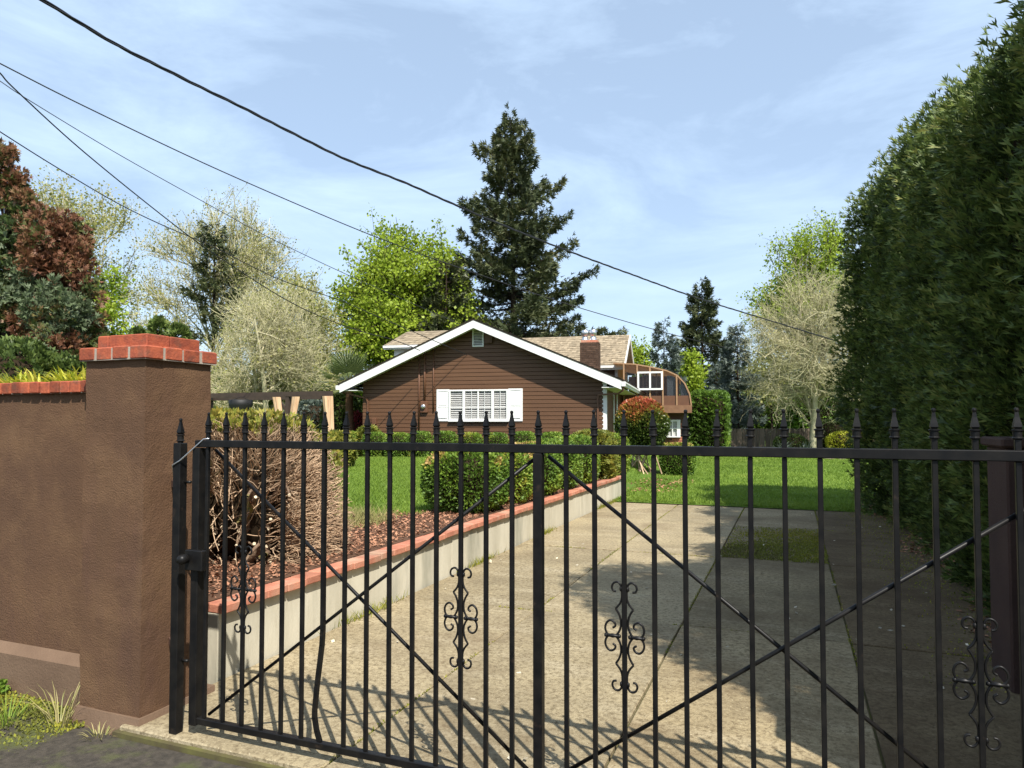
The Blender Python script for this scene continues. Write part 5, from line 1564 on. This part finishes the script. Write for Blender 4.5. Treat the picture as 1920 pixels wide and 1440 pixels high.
broadleaf('lime_tree', 'yellow green small tree behind the sunroom', p, (0, 0, 3.7), (1.7, 1.5, 2.4), 305, 'leaf_maple', 16, 6, 5, 5000, 0.2, 0.1, 'dark_bark', 'dark_bark', twig_r=0.012, jitter=0.6, zmin=-0.8)
p = at(1200, 60.0, 0.1)
broadleaf('lime_tree', 'pale green tree far behind the chimney roof end', p, (0, 0, 5.0), (2.2, 2.0, 3.3), 306, 'leaf_maple', 16, 6, 5, 5000, 0.22, 0.1, 'dark_bark', 'dark_bark', twig_r=0.012, jitter=0.6, zmin=-0.8)
p = at(1520, 33.0, 0.02)
broadleaf('bare_tree', 'pale leafless twisted tree on the right beside the hedge', p, (0.15, 0, 5.0), (2.75, 2.5, 4.1), 311, 'leaf_spring', 58, 10, 10, 3000, 0.07, 0.17, 'pale_bark', 'pale_twig', stems=3, twig_r=0.0085, curl=0.6, fork=0.14, spread=0.85, sec_len=0.46, tw_len=0.30, zmin=-0.75, limb_r=0.42)
p = at(1535, 62.0, 0.1)
broadleaf('poplar_tree', 'tall yellow green tree behind the bare tree', p, (0, 0, 11.2), (5.6, 4.8, 7.4), 312, 'leaf_maple', 40, 9, 6, 28000, 0.22, 0.2, 'dark_bark', 'dark_bark', twig_r=0.015, updir=0.6, jitter=0.7, zmin=-0.7)
p = at(1448, 52.0, 0.1)
broadleaf('poplar_tree', 'small yellow green tree between blue spruce and bare tree', p, (0, 0, 4.6), (2.2, 2.0, 3.0), 313, 'leaf_spring', 18, 7, 5, 5000, 0.2, 0.1, 'dark_bark', 'pale_twig', twig_r=0.012, updir=0.4, jitter=0.7, zmin=-0.8)

for i, (px, d_, R, lb) in enumerate(((440, 44.0, (2.2, 1.6, 4.6), 'dark green bush behind the pale willow, left one'), (545, 46.0, (2.4, 1.6, 5.0), 'dark green bush behind the pale willow, middle one'), (628, 48.0, (2.0, 1.6, 4.4), 'dark green bush between willow and maple'), (1425, 60.0, (2.4, 1.6, 4.6), 'dark green bush far behind the blue spruce'), (1560, 48.0, (3.2, 1.8, 5.4), 'green bush behind the pale bare tree'))):
    shrub('background_bush', lb, 'shrub', at(px, d_, 0.1), R, 2.2, 6500, 0.26, 'leaf_box', lambda q, r: 0.30 + 0.2 * fnoise(q, 1.6, 7), 390 + i, None, 'leaf', lump=0.16, depth=0.4)
# far belt that closes the horizon between the nearer trees
rng = np.random.default_rng(400)
Vs, Ts = [], []
for i in range(150):
    px = rng.uniform(-250, 2250); d_ = rng.uniform(75, 110)
    c = np.array(at(px, d_, 0.0)); h_ = rng.uniform(3.0, 6.5); r = rng.uniform(2.0, 4.0)
    n = 180
    d = rdir(rng, n); d[:, 2] = np.abs(d[:, 2])
    pp = d * np.array([r, r, h_]) * (1 + 0.25 * fnoise(d, 3, i))[:, None] + c
    A = unit(d + rdir(rng, n))
    V, Q = rhombi(pp, A, side_of(A, rng), 0.32, 1.0 * rng.uniform(0.6, 1.3, n))
    Vs.append(V); Ts.append(np.repeat(np.full(n, rng.uniform(0.15, 0.75)) + 0.1 * fnoise(pp, 1, i), 4))
V = np.concatenate(Vs)
o = np_obj('far_wood', V, np.arange(len(V)).reshape(-1, 4), M['leaf_box'], None, np.clip(np.concatenate(Ts), 0, 0.85))
tag(o, 'far green wood along the horizon behind the garden trees', 'wood', kind='stuff')

# windmill palm beside the house
p = at(655, 26.0, UP - 0.03)
pl = thing('fan_palm', 'shaggy fan palm at the left corner of the house', 'palm', p)
V, Q = tubes(np.array([[[0, 0, -0.05], [0.02, 0, 0.9], [-0.02, 0.02, 1.8], [0.0, 0, 2.5]]]), 0.17, 0.13, 12)
np_obj('trunk', V, Q, M['palm_trunk'], pl, smooth=True)
rng = np.random.default_rng(410)
fronds = 26
for i in range(fronds):
    a = i * 2.4; el = 1.35 - 1.75 * (i / fronds)
    ax_ = np.array([math.cos(a) * math.cos(el), math.sin(a) * math.cos(el), math.sin(el)])
    b0 = np.array([0, 0, 2.5]); pe = b0 + ax_ * rng.uniform(0.6, 0.95)
    sd_ = unit(np.cross(ax_, [0, 0, 1.0])[None])[0]
    nb = 19
    th = np.linspace(-1.75, 1.75, nb)
    A = np.stack([ax_ * math.cos(t) + sd_ * math.sin(t) for t in th]) + np.array([0, 0, -0.12])
    A = unit(A)
    upn = np.cross(sd_, ax_)
    S = unit(np.cross(A, upn))
    Lb = 0.74 * (0.75 + 0.25 * np.cos(th)) * rng.uniform(0.85, 1.1)
    V1, Q1 = rhombi(np.repeat(pe[None], nb, 0), A, S, 0.028, Lb)
    V2, Q2 = tubes(np.array([[b0, (b0 + pe) / 2 + [0, 0, 0.04], pe]]), 0.014, 0.009, 4)
    V, Q = join([(V1, Q1), (V2, Q2)])
    np_obj('frond', V, Q, M['leaf_palm'], pl, np.concatenate([np.full(len(V1), 0.75 if i > 20 else 0.4), np.full(len(V2), 0.6)]))
p = at(672, 26.6, UP - 0.02)
shrub('red_maple', 'small crimson leaved maple under the left eave', 'shrub', p, (0.38, 0.38, 1.55), 2.1, 2600, 0.07, 'leaf_red', None, 415, None, lump=0.15, depth=0.2, core=0.6)
for i, (px, d_, R, lb, m_) in enumerate(((640, 27.5, (0.7, 0.6, 2.3), 'dark evergreen shrub left of the palm', 'leaf_hedge'), (590, 28.5, (1.1, 0.8, 2.0), 'blue green shrub behind the pergola posts', 'leaf_spruce'), (690, 23.6, (0.35, 0.35, 0.95), 'yellow green shrub at the left end of the clipped row', 'leaf_gold'), (628, 18.0, (0.45, 0.4, 0.85), 'golden conifer shrub in front of the pergola', 'leaf_gold'))):
    p = at(px, d_, UP - 0.02)
    shrub('garden_shrub', lb, 'shrub', p, R, 2.4, 2200, 0.09, m_, None, 420 + i, None, 'spray', lump=0.12)

# yellow leaved plants on top of the street wall
for i, x in enumerate((-3.95, -4.16, -4.38, -4.60, -4.84, -5.1)):
    q = strappy('lime_foliage_plant', 'lime yellow strappy plant behind the brick coping, %s from the pillar' % ['first', 'second', 'third', 'fourth', 'fifth', 'sixth'][i], (x, 3.30 + 0.03 * (i % 2), 1.78), 110, 0.27, 'leaf_lime', 430 + i, w=0.011, spread=0.9)
mb = MB(); mb.bbox((-6.4, 3.16, UP - 0.1), (-3.72, 3.62, 1.78)); tag(mb.build('planter_bed', M['soil']), 'raised soil bed behind the street wall', 'planter')
fl = thing('azalea_flower', 'single crimson flower on the wall coping near the pillar', 'flower', (-4.05, 3.20, 1.76))
mb = MB()
for k in range(7):
    a = k * 0.9
    mb.add([(0, 0, 0.15), (0.03 * math.cos(a - .4), 0.03 * math.sin(a - .4), 0.175), (0.048 * math.cos(a), 0.048 * math.sin(a), 0.168), (0.03 * math.cos(a + .4), 0.03 * math.sin(a + .4), 0.175)], [(0, 1, 2, 3)])
mb.build('petals', M['red_petal'], fl)
MB().tube([(0, 0, 0), (0.005, 0, 0.08), (0, 0, 0.15)], 0.003, 5).build('stem', M['bark'], fl)

# ================================================================== PERGOLA, FENCE, WIRES
pr = PD(617, 790, 20.0)
pg = thing('pergola', 'dark timber pergola with tied back tan curtains left of the house', 'pergola', (pr.x, pr.y, UP))
ztop = PD(617, 733, 20.0).z - UP
def pl_(px, d):
    q = PD(px, 790, d); return Vector((q.x - pr.x, q.y - pr.y, 0))
a, b, c = pl_(617, 20.0), pl_(540, 20.6), pl_(372, 21.9)
back = Vector((-1.9, 2.4, 0))
post = lambda q, nm='post': MB().bbox((q.x - 0.06, q.y - 0.06, -0.05), (q.x + 0.06, q.y + 0.06, ztop - 0.141)).build(nm, M['pergola_wood'], pg)
for q in (a, b, c, a + back, c + back): post(q)
e = (a - c).normalized()
MB().beam(c - e * 0.3 + Vector((0, 0, ztop - 0.07)), a + e * 0.1 + Vector((0, 0, ztop - 0.07)), 0.08, 0.14).build('beam', M['pergola_wood'], pg)
MB().beam(c + back + Vector((0, 0, ztop - 0.07)), a + back + Vector((0, 0, ztop - 0.07)), 0.08, 0.14).build('beam', M['pergola_wood'], pg)
for q in (a - e * 0.1, c + e * 0.1):
    MB().beam(q + Vector((0, 0.05, ztop - 0.075)), q + back + Vector((0, -0.05, ztop - 0.075)), 0.07, 0.12).build('rafter', M['pergola_wood'], pg)
for s in (-1, 1):
    MB().beam(b + e * 0.05 * s + Vector((0, 0, ztop - 0.55)), b + e * 0.42 * s + Vector((0, 0, ztop - 0.15)), 0.06, 0.06).build('knee_brace', M['pergola_wood'], pg)
def drape(top, foot, r0, r1, z0, seed, name='curtain'):
    r_ = random.Random(seed)
    n, K = 22, 9
    vs, fs = [], []
    for i in range(K):
        t = i / (K - 1)
        cpt = top.lerp(foot, t)
        w = r0 + (r1 - r0) * min(1, t * 1.3)
        for k in range(n):
            an = 2 * math.pi * k / n
            rr = w * (1 + 0.28 * math.sin(an * 5 + seed + t * 1.2))
            vs.append((cpt.x + rr * math.cos(an), cpt.y + rr * 0.6 * math.sin(an), ztop - 0.15 + (z0 - ztop + 0.15) * t))
    for i in range(K - 1):
        for k in range(n):
            k2 = (k + 1) % n
            fs.append((i * n + k, i * n + k2, (i + 1) * n + k2, (i + 1) * n + k))
    return MB().add(vs, fs).build(name, M['curtain'], pg, True)
drape(b - e * 0.38 + Vector((0, -0.06, 0)), b - e * 0.10 + Vector((0, -0.08, 0)), 0.12, 0.08, 0.5, 1)
drape(b + e * 0.34 + Vector((0, -0.06, 0)), b + e * 0.10 + Vector((0, -0.08, 0)), 0.11, 0.08, 0.5, 2)
drape(a - e * 0.10 + Vector((0.05, -0.10, 0)), a + Vector((0.10, -0.10, 0)), 0.09, 0.10, 0.95, 3)
drape(a + Vector((0.12, -0.10, 0)), a + Vector((0.10, -0.10, 0)), 0.06, 0.12, 0.35, 5)
q = pl_(453, 21.2)
hb = thing('hanging_basket', 'black hanging basket under the pergola beam', 'basket', (pr.x + q.x, pr.y + q.y - 0.05, UP + ztop - 0.75))
MB().lathe([(0.16, 0.0), (0.26, 0.12), (0.33, 0.36), (0.35, 0.52), (0.31, 0.53), (0.02, 0.50)], 18).build('pot', M['black_plastic'], hb, True)
MB().tube([(0.33, 0, 0.52), (0, 0, 0.62), (-0.33, 0, 0.52)], 0.008, 5).build('hanger', M['black_plastic'], hb)

# board fence at the far side of the right lawn
f0, f1 = at(1352, 36.0, 0.0), at(1720, 36.0, 0.0)
fe = thing('board_fence', 'weathered vertical board fence at the back of the right lawn', 'fence', (f0.x, f0.y, 0.0))
dv = f1 - f0; Lf = dv.length; dv.normalize(); fa = math.atan2(dv.y, dv.x)
bm_ = MB().cbox((0, 0, 0.62), (0.135, 0.022, 1.24), 0.004).mesh('fence_board', M['fence_wood'])
nb = int(Lf / 0.145)
for k in range(nb):
    qd = dv * (k * 0.145)
    inst(bm_, 'fence_board', fe, (qd.x, qd.y, rg.uniform(-0.02, 0.02)), (rg.uniform(-.01, .01), rg.uniform(-.01, .01), fa))
for z in (0.3, 1.0):
    MB().beam(Vector((0, 0.035, z)), dv * Lf + Vector((0, 0.035, z)), 0.04, 0.08).build('fence_rail', M['fence_wood'], fe)
# stone edging beside the hedge
for k, px in enumerate((1548, 1562, 1577, 1592, 1606)):
    q = at(px, 29.5 + 0.2 * (k % 2), 0)
    bmS = MB(); bmS.cbox((0, 0, 0), (0.40, 0.28, 0.18 + 0.05 * (k % 3)), 0.05)
    o = bmS.build('edging_stone', M['stone'], loc=(q.x, q.y, 0.10)); o.rotation_euler = (0.05 * k, 0.1, k * 0.8)
    tag(o, 'rough edging stone at the lawn edge by the hedge, %s from the left' % ['first', 'second', 'third', 'fourth', 'fifth'][k], 'stone', 'edging stones by the hedge')

def wire(label, pts, r, twist=False, name='overhead_wire', right=0.0):
    P3 = [PD(*q) for q in pts]
    st = P3[0] - P3[1]; q0 = P3[0].copy()
    P3 = [q0 + st * k for k in range(max(2, int(16 / st.length)), 0, -1)] + P3
    if right:
        st = P3[-1] - P3[-2]; q1 = P3[-1].copy()
        P3 += [q1 + st * k for k in range(1, max(2, int(right / st.length)) + 1)]
    c = [Vector(v) for v in catmull([tuple(p) for p in P3], 10)]
    o = thing(name, label, 'wire', c[0])
    if twist:
        for s in range(3):
            pts_ = []
            dist = 0
            fine = []
            for i in range(len(c) - 1):
                for t in (0, .2, .4, .6, .8): fine.append(c[i].lerp(c[i + 1], t))
            for i, q in enumerate(fine):
                if i: dist += (fine[i] - fine[i - 1]).length
                an = dist * 5.0 + s * 2.1
                pts_.append(q - c[0] + Vector((0.3 * math.cos(an), 0.3 * math.cos(an), math.sin(an))) * r * 1.05)
            MB().tube(pts_, r * (0.95 if s else 0.7), 5).build('strand', M['cable'], o, True)
    else:
        MB().tube([q - c[0] for q in c], r, 6).build('strand', M['cable'], o, True)
    return o
wire('thick twisted service cable crossing the sky from upper left', [(60, -12, 7.0), (212, 80, 8.0), (333, 142, 8.9), (467, 208, 10.0), (640, 295, 11.6), (760, 343, 12.8), (913, 410, 14.6), (1053, 466, 16.5), (1180, 513, 18.4), (1311, 560, 20.6), (1447, 602, 23.0), (1582, 643, 25.6), (1720, 680, 28.5)], 0.013, True, right=14)
wire('upper thin cable running above the maple and fir', [(-60, 88, 16), (0, 119, 16.5), (160, 200, 18), (400, 314, 20.5), (640, 418, 23), (773, 470, 24.6), (893, 513, 26), (1073, 573, 28.2), (1268, 629, 30.6), (1392, 658, 32.3), (1584, 693, 35), (1700, 712, 37)], 0.016, right=14)
wire('thin cable running into the catkin tree', [(-50, 120, 22), (0, 152, 22.4), (53, 187, 23), (220, 288, 25), (390, 383, 27), (500, 443, 28.3), (640, 510, 30), (760, 563, 31.6)], 0.014, right=16)
sh_ = HO + hu * HL(788, 664, -0.1)[0] + hd * (-0.2); sh_.z = HL(788, 660, -0.2)[1] + UP
wire('black service drop running down to the gable wall', [(-40, 96, 12.0), (0, 137, 12.5), (33, 172, 12.9), (167, 293, 14.6), (347, 437, 17.0), (450, 508, 18.5), (533, 560, 19.7), (600, 593, 20.7), (673, 620, 21.8), (740, 638, 22.8), (787, 657, 23.6)], 0.013)
wire('lowest thin cable joining the service drop at the left', [(-50, 214, 13.5), (0, 247, 13.9), (100, 310, 14.9), (213, 377, 16.0), (300, 420, 16.9), (400, 463, 18), (520, 522, 19.2), (637, 563, 20.6), (700, 590, 21.4)], 0.012, right=16)

# ================================================================== GRASS, MULCH, MOSS, WEEDS, LITTER
def blades(name, P, H, W, m, label, cat, seed, tone=None, lean=0.5):
    rng = np.random.default_rng(seed)
    n = len(P)
    A = unit(np.stack([rng.normal(0, lean, n), rng.normal(0, lean, n), np.ones(n)], 1))
    S = unit(np.cross(A, rdir(rng, n)))
    h = (H * rng.uniform(0.5, 1.3, n))[:, None]; w = (W * rng.uniform(0.7, 1.3, n))[:, None]
    bend = np.stack([rng.normal(0, 0.35, n), rng.normal(0, 0.35, n), np.zeros(n)], 1) * h
    V = np.stack([P - S * w, P + S * w, P + A * h + bend], 1).reshape(-1, 3)
    Q = np.arange(3 * n).reshape(-1, 3)
    T = tone if tone is not None else 0.45 + 0.2 * fnoise(P, 1.4, seed) + 0.12 * fnoise(P, 5, seed + 1)
    o = np_obj(name, V, Q, M[m], None, np.repeat(T, 3))
    return tag(o, label, cat, kind='stuff')
rng = np.random.default_rng(500)
def lawn_pts(n, x0, x1, y0, y1, hf, pw=1.6):
    x = rng.uniform(x0, x1, n); y = y0 + (y1 - y0) * rng.random(n) ** pw
    return np.stack([x, y, hf(x, y) - 0.003], 1)
P = lawn_pts(170000, -13, -4.25, 6.2, 22, upper_h, 1.35)
vis = P[:, 0] > -3.9 - 0.62 * (P[:, 1] - 5.0) - 1.2
bed = (P[:, 0] > -4.75) & (P[:, 1] < 7.6 + 0.35 * np.sin(P[:, 0] * 3))
shrubp = (np.abs(P[:, 0] + 4.35) < 0.95) & (P[:, 1] < 6.35)
P = P[vis & ~bed & ~shrubp]
blades('upper_grass', P, 0.062, 0.0075, 'grass_blade', 'bright mown grass of the raised lawn left of the boxwoods', 'grass', 501)
both_h = lambda x, y: np.where(x < -3.5, upper_h(x, y), lower_h(x, y))
P = lawn_pts(160000, -6.2, 9, 14.0, 33, both_h, 1.5)
P = P[(P[:, 0] > -3.5) | (P[:, 1] > 14.9)]
edge = P[:, 1] > 14.05 + 0.06 * np.sin(P[:, 0] * 4) + 0.05 * np.sin(P[:, 0] * 11) + 0.35 * np.clip((P[:, 0] - 0.4) / 1.2, 0, 1)
P = P[edge & ~((P[:, 0] > 1.25) & (P[:, 1] < 15.7))]
blades('lower_grass', P, 0.066, 0.011, 'grass_blade', 'bright mown grass of the lawn at the driveway end', 'grass', 502)
# grass fringe hanging over the slab end and at the wall foot
P = np.stack([rng.uniform(-3.4, 1.2, 2600), 14.02 + rng.normal(0, 0.035, 2600), np.full(2600, 0.004)], 1)
blades('grass_fringe', P, 0.06, 0.007, 'grass_blade', 'ragged grass fringe along the end of the driveway', 'grass', 503, lean=0.9)
P = np.stack([-3.335 + np.abs(rng.normal(0, 0.03, 900)), rng.choice([5.1, 7.4, 9.6, 13.0, 13.6], 900) + rng.normal(0, 0.22, 900), np.full(900, 0.0)], 1)
blades('wall_foot_weeds', P, 0.09, 0.004, 'moss_tuft', 'moss and weeds along the foot of the retaining wall', 'weeds', 504)
# long blades at the lawn corner by the mulch
P = np.stack([rng.normal(-4.62, 0.16, 1100), rng.normal(6.75, 0.22, 1100), np.full(1100, UP)], 1)
blades('long_grass', P, 0.20, 0.006, 'dry_grass', 'long uncut grass at the lawn corner near the mulch', 'grass', 505)
# mulch
def chips(name, P, s, m, label, cat, seed):
    rng = np.random.default_rng(seed)
    n = len(P)
    A = unit(np.stack([rng.normal(size=n), rng.normal(size=n), rng.normal(0, 0.35, n)], 1))
    S = unit(np.cross(A, unit(np.stack([rng.normal(0, .4, n), rng.normal(0, .4, n), np.ones(n)], 1))))
    L_ = (s * rng.uniform(0.6, 1.6, n)); W_ = L_ * rng.uniform(0.18, 0.4, n)
    V, Q = rhombi(P, A, S, W_, L_)
    return tag(np_obj(name, V, Q, M[m], None), label, cat, kind='stuff')
x = rng.uniform(-5.3, -3.50, 26000); y = rng.uniform(3.4, 14.1, 26000)
keep = (x > -4.75 + 0.15 * np.sin(y * 2)) & ((y < 7.7) | (x > -4.35)) | ((y < 6.4) & (x > -5.3))
P = np.stack([x[keep], y[keep], np.full(keep.sum(), UP + 0.03) + rng.uniform(-0.01, 0.012, keep.sum())], 1)
chips('mulch_chips', P, 0.029, 'mulch', 'reddish brown bark mulch between shrubs and retaining wall', 'mulch', 510)
mb = MB()
mb.add([(-5.4, 3.3, UP + 0.022), (-3.46, 3.3, UP + 0.022), (-3.46, 14.1, UP + 0.022), (-4.30, 14.1, UP + 0.022), (-4.35, 7.8, UP + 0.022), (-4.8, 7.5, UP + 0.022), (-4.9, 6.4, UP + 0.022), (-5.4, 6.3, UP + 0.022)], [tuple(range(8))])
tag(mb.build('soil_bed', M['soil']), kind='structure')
x = rng.uniform(1.15, 2.3, 4500); y = rng.uniform(5.6, 16.4, 4500)
P = np.stack([x, y, np.where(y > 14, lower_h(x, y), 0.0) + 0.006], 1)
chips('hedge_litter', P[(x > 1.45 + 0.2 * np.sin(y * 1.7)) | (y > 14.0)], 0.045, 'mulch', 'brown needle litter under the tall hedge', 'litter', 511)
P = np.stack([rng.uniform(-3.2, 2.2, 130), rng.uniform(3.0, 13.5, 130), np.full(130, 0.008)], 1)
chips('leaf_litter', P, 0.035, 'gravel', 'scattered dry leaf scraps on the driveway slabs', 'litter', 512)
x = rng.uniform(-4.0, -1.9, 700); y = rng.uniform(15.8, 19.5, 700)
chips('bed_litter', np.stack([x, y, lower_h(x, y) + 0.02], 1)[np.abs(x + 3.1) < 0.7], 0.07, 'mulch', 'reddish leaf litter in the bed below the photinia', 'litter', 513)
# moss on one slab, in the joints and by the hedge
def moss(name, P, s, label, seed):
    rng = np.random.default_rng(seed)
    A = unit(rdir(rng, len(P)) * 0.8 + np.array([0, 0, 0.7]))
    V, Q = rhombi(P, A, side_of(A, rng), s * 0.35, s * rng.uniform(0.6, 1.5, len(P)))
    T = 0.50 + 0.3 * fnoise(P, 2.2, seed)
    return tag(np_obj(name, V, Q, M['moss_tuft'], None, np.repeat(T, 4)), label, 'moss', kind='stuff')
x = rng.uniform(-0.82, 0.38, 17000); y = rng.uniform(8.74, 11.44, 17000)
f = fnoise(np.stack([x, y, 0 * x], 1), 3.0, 8)
k = rng.random(len(x)) < np.clip(0.55 + 0.9 * f, 0.12, 1.0)
moss('slab_moss', np.stack([x, y, np.full(len(x), 0.001)], 1)[k], 0.020, 'green moss growing over one driveway slab', 520)
jp = []
for X in XE[1:-1]:
    y = rng.uniform(2.6, 14, 1500); jp.append(np.stack([X + rng.normal(0, 0.008, 1500), y, np.full(1500, -0.006)], 1)[fnoise(np.stack([0 * y + X, y, 0 * y], 1), 2.0, 5) > 0.05])
for Y in YE[1:-1]:
    x = rng.uniform(-3.3, 2.3, 1300); jp.append(np.stack([x, Y + rng.normal(0, 0.008, 1300), np.full(1300, -0.006)], 1)[fnoise(np.stack([x, 0 * x + Y, 0 * x], 1), 2.0, 6) > 0.25])
moss('joint_moss', np.concatenate(jp), 0.014, 'thin moss in the joints between driveway slabs', 521)
x = rng.uniform(0.5, 2.2, 9000); y = rng.uniform(5.0, 14, 9000)
k = rng.random(9000) < np.clip((x - 0.6) / 0.9 + 0.35 * fnoise(np.stack([x, y, 0 * x], 1), 2.5, 3), 0, 1)
moss('hedge_foot_moss', np.stack([x, y, np.full(9000, 0.003)], 1)[k], 0.016, 'olive moss film on the slabs at the hedge foot', 522)
# verge outside: moss, weeds
x = rng.uniform(-6.5, -3.62, 9000); y = 2.86 - np.abs(rng.normal(0, 0.22, 9000))
k = fnoise(np.stack([x, y, 0 * x], 1), 4, 9) > -0.4
moss('verge_moss', np.stack([x, y, -0.030 + 0.03 * np.clip((y - 1.8), 0, 1) - 0.06 * np.clip((x + 4.6) / 1.3, 0, 1)], 1)[k], 0.018, 'green moss on the verge at the foot of the street wall', 523)
w_ = shrub('green_weed', 'small bright green clover weed at the foot of the street wall', 'weed', (-4.44, 2.80, -0.02), (0.075, 0.05, 0.10), 2, 260, 0.028, 'leaf_box', lambda q, r: np.full(len(q), 0.55), 530, None, stems=0, core=0, wleaf=0.5)
for i, (x, y, L_, lb) in enumerate(((-3.74, 2.70, 0.34, 'dry yellow grass tuft against the foot of the pillar'), (-4.02, 2.60, 0.22, 'short green grass tuft on the verge left of the pillar'), (-3.42, 2.69, 0.12, 'tiny grass sprig below the front face of the pillar'))):
    strappy('grass_tuft', lb, (x, y, -0.07), 34, L_, 'dry_grass' if i != 1 else 'grass_blade', 540 + i, w=0.0028, spread=0.8)
